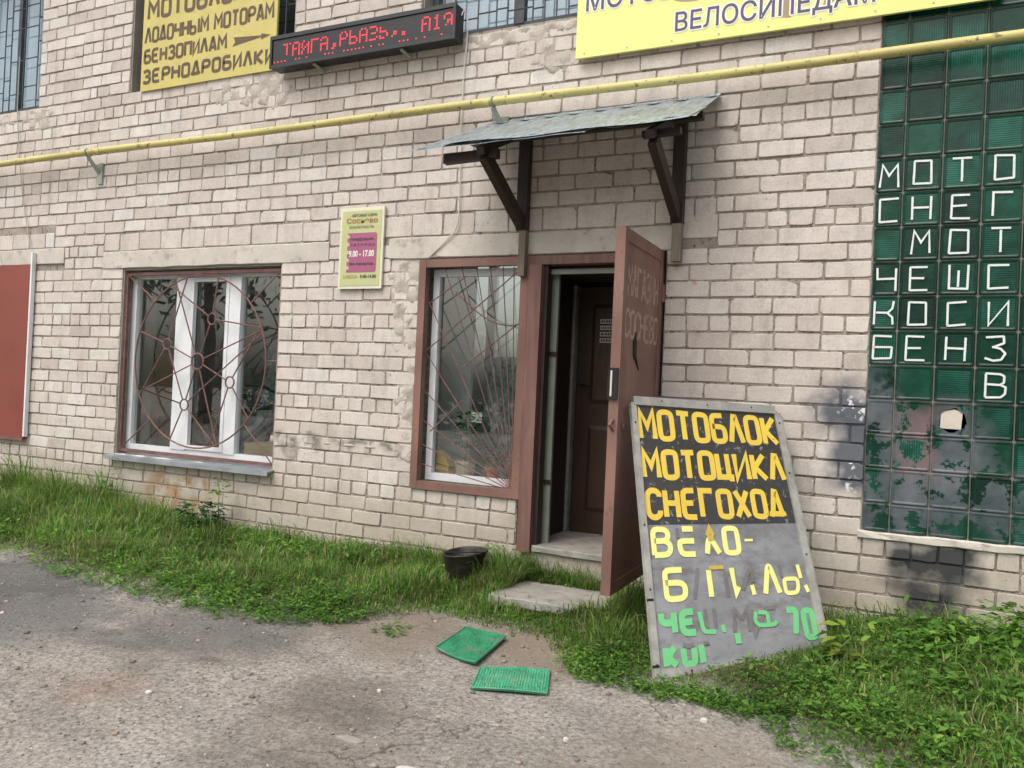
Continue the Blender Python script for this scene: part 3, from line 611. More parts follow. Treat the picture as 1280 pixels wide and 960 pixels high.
for s, angs in zip(small, ((117, 75, 24), (24, -38, -76), (-72, -112, -160), (103, 160, 205))):
    for a in angs: seg(s, P(a), .047, 0)
seg(gc, P(113), .068); seg(gc, P(22), .068); seg(gc, P(-70), .068); seg(gc, P(203), .068); seg(P(20), small[2], 0, .05); seg(P(200), small[2], 0, .047); seg(small[3], small[2], .047, .047)
for dx, dz, a in ((-6.13, 2.225, 135), (-4.375, 2.225, 42), (-6.13, .675, 225), (-4.375, .675, -43)): seg(P(a), Vector((dx, 0, dz)))
put('grille_bars', m2, 'grille', W1)
m2 = MB()
for z in (1.86, 1.49, 1.1): m2.tube([(-6.172, .02, z), (-6.13, gy_, z)], .008, 6)
for z in (1.5,): m2.tube([(-4.338, .02, z), (-4.5, gy_, z)], .006, 6)
put('grille_pin', m2, 'grille', W1)
m2 = MB().add([(-6.21, -.075, .615), (-4.32, -.075, .622), (-4.32, .16, .652), (-6.21, .16, .648), (-6.21, -.078, .583), (-4.32, -.078, .588), (-4.32, -.07, .588), (-6.21, -.07, .583), (-6.21, .16, .640), (-4.32, .16, .644), (-4.32, -.07, .612), (-6.21, -.07, .605)],
              [(0, 1, 2, 3), (4, 5, 1, 0), (7, 6, 5, 4), (11, 10, 6, 7), (8, 9, 10, 11), (3, 2, 9, 8), (0, 3, 8, 11), (1, 10, 9, 2), (0, 11, 7, 4), (1, 5, 6, 10)])
put('sill', m2, 'sheet', W1)

# ---- side window with fan grille
W2 = put('window', MB().box(-3.022, -2.15, .125, .15, .62, .66), 'pvc', B, base=(-2.59, .1, .62))
window_frame(W2, -3.028, -2.150, .612, 2.272, -.022, (), .058, .05, 'red', 'outer_frame')
window_frame(W2, -2.968, -2.155, .672, 2.212, .09, (), .052, .05)
put('pane', MB().box(-2.918, -2.20, .112, .116, .722, 2.162), 'glass', W2)
m2 = MB(); O_ = (-2.222, .66)
def rod2(a, b, r=.0052): m2.tube([(a[0], .028, a[1]), (b[0], .028, b[1])], r, 6)
for k, (x, z) in enumerate([(-2.97, .79), (-2.97, .93), (-2.97, 1.11), (-2.97, 1.33), (-2.97, 1.60), (-2.97, 1.98), (-2.84, 2.21), (-2.70, 2.21), (-2.58, 2.21), (-2.47, 2.21), (-2.37, 2.21), (-2.285, 2.21)]):
    rod2(O_, (x, z), .0038)
for a, b in (((-2.97, 1.61), (-2.21, 2.21)), ((-2.97, 1.95), (-2.66, 2.15)), ((-2.90, 1.03), (-2.64, 1.27)), ((-2.66, 1.50), (-2.21, 1.83))): rod2(a, b, .0048)
m2.tube([(-2.74+.55*t, .02, 2.04-.24*math.sin(t*PI*.62)) for t in [i/12 for i in range(13)]], .005, 6)
put('grille_bars', m2, 'grille', W2)

# ---- doorway
m2 = MB().box(-2.136, -2.040, -.05, .06, .27, 2.208); put('door_post', m2, 'redwood', B)
put('door_post', MB().box(-2.039, -2.012, .0, .08, .30, 2.208), 'darkwood', B); put('door_post', MB().box(-1.262, -1.215, -.022, .08, .32, 2.22), 'redwood', B)
put('door_head', MB().box(-2.148, -1.213, -.024, .08, 2.212, 2.272), 'redwood', B)
put('door_lining', MB().box(-2.11, -2.09, .15, .66, .316, 2.21).box(-1.24, -1.222, .082, .74, .316, 2.21).box(-2.088, -1.24, .09, .74, 2.19, 2.209), 'darkwood', B)
DI = put('door', MB().box(-2.036, -2.008, .12, .145, .317, 2.16), 'greenpaint', B, base=(-2.0, .13, .317))
put('frame', MB().box(-2.007, -1.978, .115, .142, .317, 2.16), 'greenpaint', DI)
put('crossbar', MB().box(-2.04, -1.975, .105, .114, .72, .75).box(-2.04, -1.975, .105, .114, 1.60, 1.63), 'darkwood', DI)
put('headlight_strip', MB().box(-2.01, -1.263, .05, .085, 2.155, 2.188), 'greenpaint', B).name = 'transom_strip'
DN = put('door', MB().box(-2.045, -1.245, .70, .74, .317, 2.15), 'innerdoor', B, base=(-1.65, .72, .317))
put('door_edge', MB().box(-2.088, -2.066, .665, .745, .317, 2.16), 'greywood', DN)
for (a, b, c, d) in ((-1.94, -1.69, .48, 1.12), (-1.60, -1.35, .48, 1.12), (-1.94, -1.69, 1.28, 2.02), (-1.60, -1.35, 1.28, 2.02)):
    mm = MB().add([(a, .698, c), (b, .698, c), (b, .698, d), (a, .698, d), (a+.03, .682, c+.03), (b-.03, .682, c+.03), (b-.03, .682, d-.03), (a+.03, .682, d-.03)], [(0, 1, 5, 4), (1, 2, 6, 5), (2, 3, 7, 6), (3, 0, 4, 7), (4, 5, 6, 7)])
    put('panel', mm, 'innerdoor', DN)
mm = MB()
for i in range(4): mm.box(-1.87, -1.70, .676, .680, 1.735+i*.047, 1.735+i*.047+.033)
put('notice', mm, 'card', DN)
mm = MB()
for i in range(4):
    x = -1.86
    while x < -1.71: w = random.uniform(.006, .016); mm.box(x, x+w, .6735, .6755, 1.742+i*.047, 1.742+i*.047+.019); x += w+.006
put('notice_print', mm, 'hdark', DN)
mm = MB().tube([(-2.0, .69, 1.42), (-2.0, .64, 1.42), (-1.92, .635, 1.40)], .009, 6); put('handle', mm, 'darkmetal', DN)

# the open outer door, standing at right angles to the wall
D = empty('door_tmp', (0, 0, 0), '', ''); bpy.data.objects.remove(D)
# hinge at (-1.21,-.03); leaf runs towards -Y, slightly skewed
def dpt(u_, v_, w_): # u along leaf from hinge, v height, w out of the outer (+X) face
    return (-1.215+w_+.015*u_, -.035-u_, v_)
def dbox(mb, u0, u1, v0, v1, w0, w1):
    vs = [dpt(u_, v_, w_) for w_ in (w0, w1) for (u_, v_) in ((u0, v0), (u1, v0), (u1, v1), (u0, v1))]
    return mb.add(vs, [(0, 1, 2, 3), (7, 6, 5, 4), (0, 4, 5, 1), (1, 5, 6, 2), (2, 6, 7, 3), (3, 7, 4, 0)])
mm = dbox(MB(), 0, .79, .27, 2.265, -.042, 0.)
DO = put('door', mm, 'red', B, base=(-1.21, -.03, .27)); DO['label'] = 'open rusty red steel outer door'
mm = MB(); dbox(mm, .735, .795, .262, 2.275, -.05, .006); dbox(mm, 0, .06, .262, 2.27, .0005, .006); dbox(mm, .061, .734, 2.20, 2.272, .0005, .006); dbox(mm, .061, .734, .262, .33, .0005, .006); dbox(mm, .061, .734, 1.28, 1.33, .0005, .005)
put('door_edge', mm, 'red', DO)
mm = MB(); dbox(mm, .797, .812, 1.33, 1.50, -.055, .0); put('lock', mm, 'darkmetal', DO)
mm = MB(); dbox(mm, .812, .816, 1.345, 1.485, -.04, -.03); put('lock_plate', mm, 'card', DO)
mm = MB().tube([dpt(.80, 1.22, -.02), dpt(.83, 1.19, -.03), dpt(.80, 1.16, -.02)], .008, 6); put('latch', mm, 'grille', DO)
mm = MB(); dbox(mm, .66, .72, 1.17, 1.20, .006, .02); put('hasp', mm, 'grille', DO)
mm = MB(); L_ = [(.52, 1.72), (.56, 1.66), (.55, 1.58), (.47, 1.53), (.44, 1.50), (.50, 1.58), (.50, 1.65)]
mm.add([dpt(u_, v_, .0075) for u_, v_ in L_]+[dpt(u_, v_, .001) for u_, v_ in L_], [tuple(range(7))]+[(i, (i+1) % 7, 7+(i+1) % 7, 7+i) for i in range(7)]); put('hand_slot', mm, 'black', DO)
mm = MB(); fnD = lambda x, y, k: dpt((.73-x), y, .0012+.0002*k)
line_of_text(mm, G, 'МАГАЗИН', .02, .66, 1.90, .19, .023, fnD, .35, jit=.03); line_of_text(mm, G, 'СОСНЕВО', .0, .68, 1.67, .17, .023, fnD, .35, jit=.03)
put('lettering', mm, 'faintpaint', DO)
for z in (.55, 1.25, 1.95): put('hinge', MB().tube([(-1.205, -.03, z), (-1.205, -.03, z+.11)], .013, 8), 'grille', DO)

# ---- red sheet cover on the far left
SH = put('shutter', MB().box(-9.3, -7.385, -.045, -.012, .68, 2.34), 'shutter', B, base=(-8.3, -.03, .68))
put('edge_strip', MB().box(-7.383, -7.362, -.05, -.012, .70, 2.46), 'pvc', SH)
put('shutter_rim', MB().box(-9.3, -7.385, -.05, -.046, .66, .69), 'grille', SH)

# ---- upper windows
def upper_window(o, y, mull, grille, gm, back, base, pane_backing=True):
    x0, x1, z0, z1 = o
    w = put('window', MB().box(x0+.013, x1-.013, .26, .30, z0, z0+.03), 'oldwood', B, base=base)
    window_frame(w, x0+.014, x1-.014, z0+.031, z1-.014, y, mull, .05, .05, gm)
    put('pane', MB().box(x0+.06, x1-.06, y+.02, y+.024, z0+.08, z1-.06), 'glassup', w)
    put('pane_backing', MB().box(x0+.03, x1-.03, .37, .375, z0+.05, z1-.05), back, w)  # added panel behind the pane; the pale blue one imitates reflected sky
    mb = MB(); 
    for a, b in grille: mb.tube([(a[0], .06, a[1]), (b[0], .06, b[1])], .006, 5)
    put('grille_bars', mb, 'greybar', w); return w
def lattice(x0, x1, z0, z1, dx, dz, seed):
    r = random.Random(seed); s = []; x = x1-.02; i = 0; cols = []
    while x > x0: cols.append(x); x -= dx*r.choice((.6, 1, 1.3))
    for c in cols: s.append(((c, z0), (c, z1)))
    for a, b in zip(cols[1:], cols[:-1]):
        z = z0+dz*r.uniform(.3, 1)
        while z < z1: s.append(((a, z), (b, z))); z += dz*r.uniform(.7, 1.4)
    return s
upper_window(OPEN[4], .12, [(-8.0, -7.95)], lattice(-9.3, -7.48, 3.89, 5.4, .16, .27, 3), 'greybar', 'pane_backing', (-8.4, .12, 3.87))
upper_window(OPEN[5], .16, [(-5.3, -5.22)], [((-6.1, z), (-4.35, z)) for z in (4.06, 4.4, 4.75, 5.1)]+[((x, 3.88), (x, 5.4)) for x in (-6.10, -4.47, -4.37)], 'greybar', 'darkblind', (-5.3, .12, 3.87))
W3_ = upper_window(OPEN[6], .12, [(-2.42, -2.34)], lattice(-3.0, -1.1, 3.9, 5.4, .15, .17, 8), 'greybar', 'pane_backing', (-2.1, .12, 3.89))

# ---- glass block wall
GB = put('glass_block_window', MB().box(.002, 2.348, .012, .09, .652, 5.19), 'blockjoint', B, base=(1.2, .02, .65))
zj = [.652]+[.811+.1953*k for k in range(0, 23)]; xj = [.002]+[.141+.195*k for k in range(0, 12)]
def block_mesh(w, h, name, r=.010, dep=.003, hole=False):
    def rr(sx, sz, y, c): return [(-sx+c, y, -sz), (sx-c, y, -sz), (sx, y, -sz+c), (sx, y, sz-c), (sx-c, y, sz), (-sx+c, y, sz), (-sx, y, sz-c), (-sx, y, -sz+c)]
    W, H = w/2, h/2; rings = [rr(W, H, .02, .006), rr(W, H, .004, .006), rr(W-.004, H-.004, .0, .006), rr(W-r, H-r, .0005, .006), rr(W-r-.006, H-r-.006, dep, .006)]
    mb = MB(); V_ = [v for q_ in rings for v in q_]; F_ = [(i*8+k, i*8+(k+1) % 8, (i+1)*8+(k+1) % 8, (i+1)*8+k) for i in range(4) for k in range(8)]
    if not hole: F_.append(tuple(range(32, 40)))
    else:
        rnd = random.Random(5); n = 16
        # jagged hole ring
        m = [(.066*math.cos(2*PI*(k+.5)/n-2.4)*rnd.uniform(.9, 1.12), dep, .064*math.sin(2*PI*(k+.5)/n-2.4)*rnd.uniform(.9, 1.12)) for k in range(n)]
        V_ += m; F_ += [(32+k, 32+(k+1) % 8, 40+(2*k+2) % 16, 40+(2*k+1) % 16, 40+(2*k) % 16) for k in range(8)]
    me = bpy.data.meshes.new(name); me.from_pydata(V_, [], F_); me.update(); return me
cache = {}
gw = wpos(GB)
pat = [random.choices('hvp', (5, 3, 3))[0] for _ in range(400)]
force = {(0, 12): 'h', (1, 12): 'h', (2, 12): 'v', (3, 12): 'v', (0, 11): 'h', (1, 11): 'p', (2, 11): 'h', (3, 11): 'v', (0, 10): 'h', (1, 10): 'p', (2, 10): 'v', (3, 10): 'h', (1, 9): 'h', (2, 9): 'h', (3, 9): 'h', (0, 9): 'h', (1, 8): 'h', (2, 8): 'h', (0, 7): 'h', (2, 7): 'h', (3, 6): 'h', (0, 5): 'h', (1, 5): 'p', (2, 5): 'p', (0, 8): 'p', (3, 8): 'p'}
for j in range(22):
    for i in range(9):
        x0, x1, z0, z1 = xj[i], xj[i+1], zj[j], zj[j+1]
        if z1-z0 < .05: continue
        kd = force.get((i, j-1+0), pat[i*23+j]); hole = (i == 2 and j == 3)
        w_, h_ = round(x1-x0-.007, 4), round(z1-z0-.007, 4); key = (w_, h_, kd, hole)
        if key not in cache: cache[key] = block_mesh(w_, h_, 'glass_block', hole=hole); cache[key].materials.append(MAT['gb'+kd])
        o = bpy.data.objects.new('glass_block', cache[key]); COL.objects.link(o); o.parent = GB; o.location = Vector(((x0+x1)/2, .002+random.uniform(-.001, .001), (z0+z1)/2))-gw
        o.rotation_euler = (random.uniform(-.006, .006), 0, random.uniform(-.006, .006))
hx, hz = (xj[2]+xj[3])/2, (zj[3]+zj[4])/2
put('hole_shade', MB().box(hx-.08, hx+.08, .012, .016, hz-.08, hz+.08), 'black', GB)
put('card_patch', MB().add([(hx-.058, .0095, hz-.048), (hx+.044, .0095, hz-.05), (hx+.05, .0085, hz+.045), (hx+.01, .0095, hz+.058), (hx-.056, .008, hz+.044)]+[(hx-.058, .0115, hz-.048), (hx+.044, .0115, hz-.05), (hx+.05, .0115, hz+.045), (hx+.01, .0115, hz+.058), (hx-.056, .0115, hz+.044)], [(0, 1, 2, 3, 4), (9, 8, 7, 6, 5)]+[(i, (i+1) % 5, 5+(i+1) % 5, 5+i) for i in range(5)]), 'card', GB)
WORDS = {9+1: 'МОТОЦ', 8+1: 'СНЕГО', 7+1: ' МОТО', 6+1: 'ЧЕШС', 5+1: 'КОСИЛ', 4+1: 'БЕНЗО', 3+1: '   ВЕ'}
fnG = lambda x, y, k: (x, -.0035-.0004*k, y)
for r_, wd in WORDS.items():
    for c_, ch in enumerate(wd):
        if ch == ' ': continue
        x0, x1, z0, z1 = xj[c_], xj[c_+1], zj[r_], zj[r_+1]
        lw = .092 if c_ else .096; cx = (x0+x1)/2+random.uniform(-.006, .006); mm = MB()
        strokes(mm, SQ, ch, cx-lw/2, z0+.032+random.uniform(-.004, .006), lw, .128, .0115, fnG, 0, .025); put('letter', mm, 'white', GB)

# ------------------------------------------------------------------ canopy over the door
CN = empty('door_canopy', (-1.75, 0, 2.2), 'small tin roofed canopy on dark wooden brackets above the open door', 'canopy')
nxr, nyr = 60, 8; V_ = []; F_ = []
for s_ in (0, 1):
    for i in range(nxr+1):
        for j in range(nyr+1):
            a = i/nxr; t_ = j/nyr
            xw = -2.50+1.60*a; xf = -2.66+1.79*a; x = xw+(xf-xw)*t_; y = -.015-.70*t_
            z = 3.215+.02*a-(.355+.0*a)*t_-.035*max(0, .25-a)*4*t_*.3
            z += .006*math.sin(a*2*PI*9)+.004*math.sin(a*23+t_*5)*t_+.014*math.exp(-((a-.97)/.03)**2)*t_-s_*.003
            z -= .012*abs(math.sin(a*7))*t_**3
            V_.append((x, y, z))
m_ = (nxr+1)*(nyr+1)
for i in range(nxr):
    for j in range(nyr):
        q_ = i*(nyr+1)+j; F_.append((q_, q_+nyr+1, q_+nyr+2, q_+1)); F_.append((m_+q_, m_+q_+1, m_+q_+nyr+2, m_+q_+nyr+1))
for i in range(nxr): q_ = i*(nyr+1)+nyr; F_.append((q_, q_+nyr+1, m_+q_+nyr+1, m_+q_))
for j in range(nyr): F_ += [(j, j+1, m_+j+1, m_+j), (nxr*(nyr+1)+j+1, nxr*(nyr+1)+j, m_+nxr*(nyr+1)+j, m_+nxr*(nyr+1)+j+1)]
put('roof_sheet', MB().add(V_, F_), 'roof', CN)
V2 = [(-2.70+1.2*a, -.735+.0*a, 2.835+.012*a-.002*math.sin(a*20)) for a in [k/20 for k in range(21)]]; V3 = [(x+.06, y+.38, z+.178) for x, y, z in V2]
put('roof_sheet', MB().add(V2+V3+[(x, y, z-.003) for x, y, z in V2+V3], [(i, i+1, 22+i, 21+i) for i in range(20)]+[(42+i+1, 42+i, 63+i, 64+i) for i in range(20)]+[(i+1, i, 42+i, 43+i) for i in range(20)]), 'roof', CN)
V2 = [(-2.45+1.55*a, -.745-.006*math.sin(a*9), 2.852+.012*a+.006*math.sin(a*13)) for a in [k/24 for k in range(25)]]; V3 = [(x+.04, y+.22, z+.118) for x, y, z in V2]
put('roof_sheet', MB().add(V2+V3+[(x, y, z-.003) for x, y, z in V2+V3], [(i, i+1, 26+i, 25+i) for i in range(24)]+[(50+i+1, 50+i, 75+i, 76+i) for i in range(24)]+[(i+1, i, 50+i, 51+i) for i in range(24)]), 'roof', CN)
mm = MB().add([(-2.50, -.028, 3.205), (-.90, -.028, 3.225), (-.90, -.010, 3.245), (-2.50, -.010, 3.225), (-2.5, -.07, 3.188), (-.9, -.07, 3.208)], [(0, 1, 2, 3), (4, 5, 1, 0)]); put('flashing', mm, 'roof', CN)
put('roof_batten', MB().bar((-1.20, -.60, 2.835), (-.98, -.60, 2.84), .05, .035), 'darkwood', CN); put('roof_batten', MB().bar((-2.50, -.60, 2.80), (-2.12, -.60, 2.81), .05, .06), 'darkwood', CN); put('roof_batten', MB().bar((-2.48, -.30, 2.995), (-.93, -.30, 3.015), .05, .045), 'darkwood', CN)
for x in (-2.2, -1.13):
    put('wall_post', MB().bar((x, -.045, 2.44), (x, -.045, 3.15), .075, .06, (0, 1, 0)), 'darkwood', CN)
    put('rafter', MB().bar((x, -.02, 3.14), (x, -.69, 2.81), .05, .05), 'darkwood', CN)
    put('strut', MB().bar((x, -.06, 2.48), (x, -.63, 2.80), .05, .088), 'darkwood', CN)
put('post_foot', MB().bar((-2.185, -.05, 2.13), (-2.185, -.05, 2.438), .05, .05, (0, 1, 0)), 'oldwood', CN); put('post_foot', MB().bar((-1.125, -.045, 2.2), (-1.125, -.045, 2.438), .06, .05, (0, 1, 0)), 'oldwood', CN)

# ------------------------------------------------------------------ gas pipe
GP = empty('gas_pipe', (-3, -.12, 3.3), 'long yellow gas pipe running across the facade above the door canopy', 'pipe')
pts = [(x, -.12, 3.322+.006*math.sin(x*1.7)+(.0 if x < -1 else .0)) for x in np.linspace(-10.4, 3.1, 60)]
put('pipe', MB().tube(pts, .0285, 14), 'yellowpipe', GP, smooth=True)
for x in (-2.47, -6.4): put('joint_ring', MB().tube([(x-.02, -.12, 3.322), (x+.02, -.12, 3.322)], .032, 14), 'yellowpipe', GP)
for x in (-2.43, -6.55, 1.9):
    mm = MB().bar((x, -.118, 3.285), (x+.04, .0, 3.13), .035, .012, (0, 1, 0)).bar((x+.04, -.012, 3.06), (x+.04, -.012, 3.25), .06, .02, (0, 1, 0)).tube([(x, -.12+.036*math.cos(t), 3.322+.036*math.sin(t)) for t in [k*PI/6 for k in range(12)]], .007, 6, True)
    put('bracket', mm, 'bracket', GP)

# ------------------------------------------------------------------ signs
def flat_text(parent, name, body, x0, x1, z0, h, y, mat, bold=.0):
    vs, fs = text_mesh(body, lambda x, z: (x, y, z), x1-x0, h, 0, bold, x0, z0); return put(name, MB().add(vs, fs), mat, parent)
HS = put('opening_hours_sign', MB().box(-3.752, -3.352, -.028, -.010, 2.066, 2.682), 'hcream', None, base=(-3.55, -.01, 2.066)); tag(HS, 'small lime and magenta opening hours sign in a cream frame beside the side window', 'sign')
put('face', MB().box(-3.733, -3.372, -.0305, -.0285, 2.088, 2.655), 'hlime', HS)
mm = MB(); x0, x1, z0, z1 = -3.665, -3.405, 2.19, 2.487; prof = []
for k in range(6):
    zc = z0+(z1-z0)*k/5; prof += [(x0-.012, zc)] + ([(x0-.012, zc+.018), (x0+.012, zc+.026), (x0+.012, zc+.038), (x0-.006, zc+.05)] if k < 5 else [])
pl = [(x1-.012, z0), (x1, z0+.012), (x1, z1-.012), (x1-.012, z1)]+prof[::-1]
mm.add([(x, -.0325, z) for x, z in pl], [tuple(range(len(pl)))]); put('panel', mm, 'hpink', HS)
for body, a, b, z, h, m, bo in (('АВТОМАГАЗИН', -3.645, -3.415, 2.610, .022, 'hdark', .02), ('Соснево', -3.69, -3.405, 2.562, .040, 'hbrown', .015), ('РЕЖИМ РАБОТЫ', -3.66, -3.44, 2.522, .020, 'hdark', .0),
                                ('ПОНЕДЕЛЬНИК-', -3.65, -3.425, 2.425, .024, 'hdark', .02), ('П Я Т Н И Ц А', -3.65, -3.42, 2.383, .024, 'hdark', .02), ('9.00 - 17.00', -3.655, -3.425, 2.305, .050, 'bannerw', .03), ('без перерыва', -3.65, -3.43, 2.238, .028, 'hdark', .02),
                                ('СУББОТА', -3.70, -3.57, 2.145, .024, 'hbrown', .0), ('9.00-14.00', -3.545, -3.40, 2.145, .026, 'hdark', .02)):
    flat_text(HS, 'lettering', body, a, b, z, h, -.0345, m, bo)

YS = put('hand_painted_sign', MB().box(-6.035, -4.49, -.02, .0, 3.85, 5.05), 'syellow', None, base=(-5.26, 0, 3.85)); tag(YS, 'yellow hand painted trade sign with brown lettering covering the upstairs window', 'sign')
mm = MB(); fnY = lambda x, y, k: (x, -.0215-.0004*k, y); wd = {'И': .9, 'М': 1.25, 'Ы': 1.55}
line_of_text(mm, G, 'ЗЕРНОДРОБИЛКИ', -6.015, -4.50, 3.905, .135, .029, fnY, .5, wd); line_of_text(mm, G, 'БЕНЗОПИЛАМ', -6.01, -5.02, 4.085, .135, .027, fnY, .45, wd)
line_of_text(mm, G, 'ЛОДОЧНЫМ МОТОРАМ', -6.01, -4.52, 4.265, .145, .026, fnY, .45, wd); line_of_text(mm, G, 'МОТОБЛОКАМ', -5.99, -4.53, 4.47, .185, .036, fnY, .5, wd); line_of_text(mm, G, 'МОТОЦИКЛАМ', -5.99, -4.53, 4.71, .16, .027, fnY, .42, wd)
mm.add([fnY(x, z, 0) for x, z in ((-4.96, 4.10), (-4.93, 4.135), (-4.95, 4.175), (-4.65, 4.15), (-4.65, 4.165), (-4.55, 4.142), (-4.65, 4.115), (-4.65, 4.135))], [tuple(range(7, -1, -1))])
put('lettering', mm, 'sbrown', YS)

BN = put('banner_sign', MB().box(-1.862, .60, -.055, -.035, 3.568, 4.75), 'bannery', None, base=(-.6, -.04, 3.57)); tag(BN, 'large pale yellow shop banner with violet lettering at the top right', 'sign')
put('frame', MB().box(-1.84, -1.80, -.034, -.003, 3.6, 4.7).box(.5, .54, -.034, .001, 3.6, 4.7).box(-.7, -.66, -.034, -.003, 3.6, 4.7), 'oldwood', BN)
el = [( -1.08+.17*math.cos(t), 3.90+.075*math.sin(t)) for t in [k*PI/12 for k in range(24)]]; el2 = [(-.56, 3.64), (-.50, 3.63), (-.47, 3.70), (-.50, 3.84), (-.58, 3.80)]; el3 = [(-.33, 3.64), (-.22, 3.72), (-.12, 3.86), (-.16, 3.92), (-.30, 3.76)]
for e_ in (el, el2, el3): put('picture', MB().add([(x, -.0562, z) for x, z in e_], [tuple(range(len(e_)))]), 'bannerb', BN)
for body, a, b, z0, h in (('ВЕЛОСИПЕДАМ', -1.195, -.04, 3.622, .150), ('МОТОБЛОКАМ', -1.80, -.60, 3.868, .15)):
    vs, fs = text_mesh(body, lambda x, z: (x, 0, z), b-a, h, 0, .012, a, z0); mm = MB()
    for k in range(8): mm.add([(v[0]+.009*math.cos(k*PI/4), -.0566-.0001*k, v[2]+.009*math.sin(k*PI/4)) for v in vs], fs)
    put('outline', mm, 'bannerw', BN); put('lettering', MB().add([(v[0], -.0582, v[2]) for v in vs], fs), 'bannerv', BN)
mm = MB()
for x, z in [(x, 3.595) for x in np.linspace(-1.8, .55, 9)]: mm.tube([(x, -.0575, z), (x, -.05, z)], .006, 6)
tag(put('screws', mm, 'sheet', BN), kind='stuff')

LD = put('led_sign', MB().box(-4.42, -2.745, -.14, -.03, 3.80, 4.045), 'ledbody', None, base=(-3.58, -.03, 3.80)); tag(LD, 'long black LED ticker sign with red dot letters above the facade', 'led sign')
put('rim', MB().box(-4.425, -2.74, -.155, -.141, 4.02, 4.05).box(-4.425, -2.74, -.155, -.141, 3.795, 3.822).box(-4.425, -4.405, -.1545, -.141, 3.8225, 4.0195).box(-2.76, -2.74, -.1545, -.141, 3.8225, 4.0195), 'ledbody', LD)
put('screen', MB().box(-4.404, -2.761, -.145, -.1405, 3.823, 4.019), 'ledface', LD)
for x in (-4.0, -3.2): put('bracket', MB().bar((x, -.13, 3.79), (x, .01, 3.775), .025, .012), 'bracket', LD)
F5 = {'Т': ['11111', '00100', '00100', '00100', '00100', '00100', '00100'], 'А': ['01110', '10001', '10001', '11111', '10001', '10001', '10001'], 'Й': ['01010', '10001', '10011', '10101', '11001', '10001', '10001'],
      'Г': ['11111', '10000', '10000', '10000', '10000', '10000', '10000'], ',': ['00000', '00000', '00000', '00000', '00110', '00110', '01100'], 'Р': ['11110', '10001', '10001', '11110', '10000', '10000', '10000'], 'Ь': ['10000', '10000', '10000', '11110', '10001', '10001', '11110'],
      'З': ['11110', '00001', '00001', '01110', '00001', '00001', '11110'], '.': ['00000', '00000', '00000', '00000', '00000', '01100', '01100'], '1': ['00100', '01100', '00100', '00100', '00100', '00100', '01110'], 'Я': ['01111', '10001', '10001', '01111', '00101', '01001', '10001'], ' ': ['00000']*7}
mm = MB(); pz = .0155; X0_ = -4.385
for i, ch in enumerate(' ТАЙГА,РЬАЗЬ,. А1Я'):
    for r_, line in enumerate(F5.get(ch, F5[' '])):
        for c_, b_ in enumerate(line):
            if b_ == '1' and random.random() < .93:
                x = X0_+(i*5.95+c_)*pz*.985; z = 3.965-r_*pz+(.012 if i > 6 else 0); mm.add([(x, -.1462, z), (x+.0115, -.1462, z), (x+.0115, -.1462, z+.0105), (x, -.1462, z+.0105)], [(0, 1, 2, 3)])
for k in range(46):
    if random.random() < .55: x = X0_+k*.0355; mm.add([(x, -.1462, 3.838), (x+.012, -.1462, 3.838), (x+.012, -.1462, 3.847), (x, -.1462, 3.847)], [(0, 1, 2, 3)])
tag(put('lit_dots', mm, 'led', LD), kind='stuff')

# ------------------------------------------------------------------ leaning trade board
BTL, BTR, BBL, BBR = Vector((-1.177, -.70, 1.342)), Vector((-.465, -.109, 1.32)), Vector((-.824, -1.216, -.03)), Vector((-.084, -.558, .02))
bN = (BTR-BTL).cross(BBL-BTL).normalized(); bN = bN if bN.y < 0 else -bN
def bp(s, t, h=0.):
    p = (BBL*(1-s)+BBR*s)*(1-t)+(BTL*(1-s)+BTR*s)*t; return p+bN*h
def bquad(mb, s0, s1, t0, t1, h0, h1, sk=0.):
    vs = [bp(s, t, h) for h in (h0, h1) for (s, t) in ((s0, t0), (s1, t0+sk), (s1, t1+sk), (s0, t1))]
    return mb.add(vs, [(0, 3, 2, 1), (4, 5, 6, 7), (0, 1, 5, 4), (1, 2, 6, 5), (2, 3, 7, 6), (3, 0, 4, 7)])
TB = put('trade_board', bquad(MB(), .012, .988, .02, .985, -.012, -.001), 'panel', None, base=BBL); tag(TB, 'large grey board with yellow and green lettering leaning by the open door', 'sign board')
put('film_panel', bquad(MB(), .028, .955, .522, .968, -.0005, .0008), 'blackpaint', TB)
put('frame_board', bquad(MB(), .0, .034, -.01, .978, -.02, .012), 'greywood', TB); put('frame_board', bquad(MB(), .957, .998, .025, .975, -.02, .012), 'greywood', TB)
put('frame_board', bquad(MB(), .02, .965, .970, 1.004, -.02, .014), 'greywood', TB); put('frame_board', bquad(MB(), .036, .955, -.012, .017, -.02, .013), 'greywood', TB); put('frame_board', bquad(MB(), .036, .955, .019, .046, -.02, .011), 'greywood', TB)
put('frame_board', bquad(MB(), 1.0, 1.018, .035, .97, -.03, -.004), 'greywood', TB)
mm = MB()
for (s_, t_) in [(.017, .06), (.017, .3), (.017, .52), (.017, .9), (.975, .12), (.975, .4), (.975, .72), (.975, .93), (.2, .99), (.5, .988), (.8, .99), (.2, .033), (.55, .03), (.85, .033)]: bquad(mm, s_-.004, s_+.004, t_-.003, t_+.003, .010, .0155)
tag(put('nails', mm, 'darkmetal', TB), kind='stuff')
mm = MB(); bquad(mm, -.002, .03, .262, .27, .0, .0135); bquad(mm, -.002, .03, .052, .06, .0, .0135); tag(put('split', mm, 'black', TB), kind='stuff')
HB = 1.44; WB = .965
def fnB(x, y, k): return bp(x, y, .0016+.0005*k)
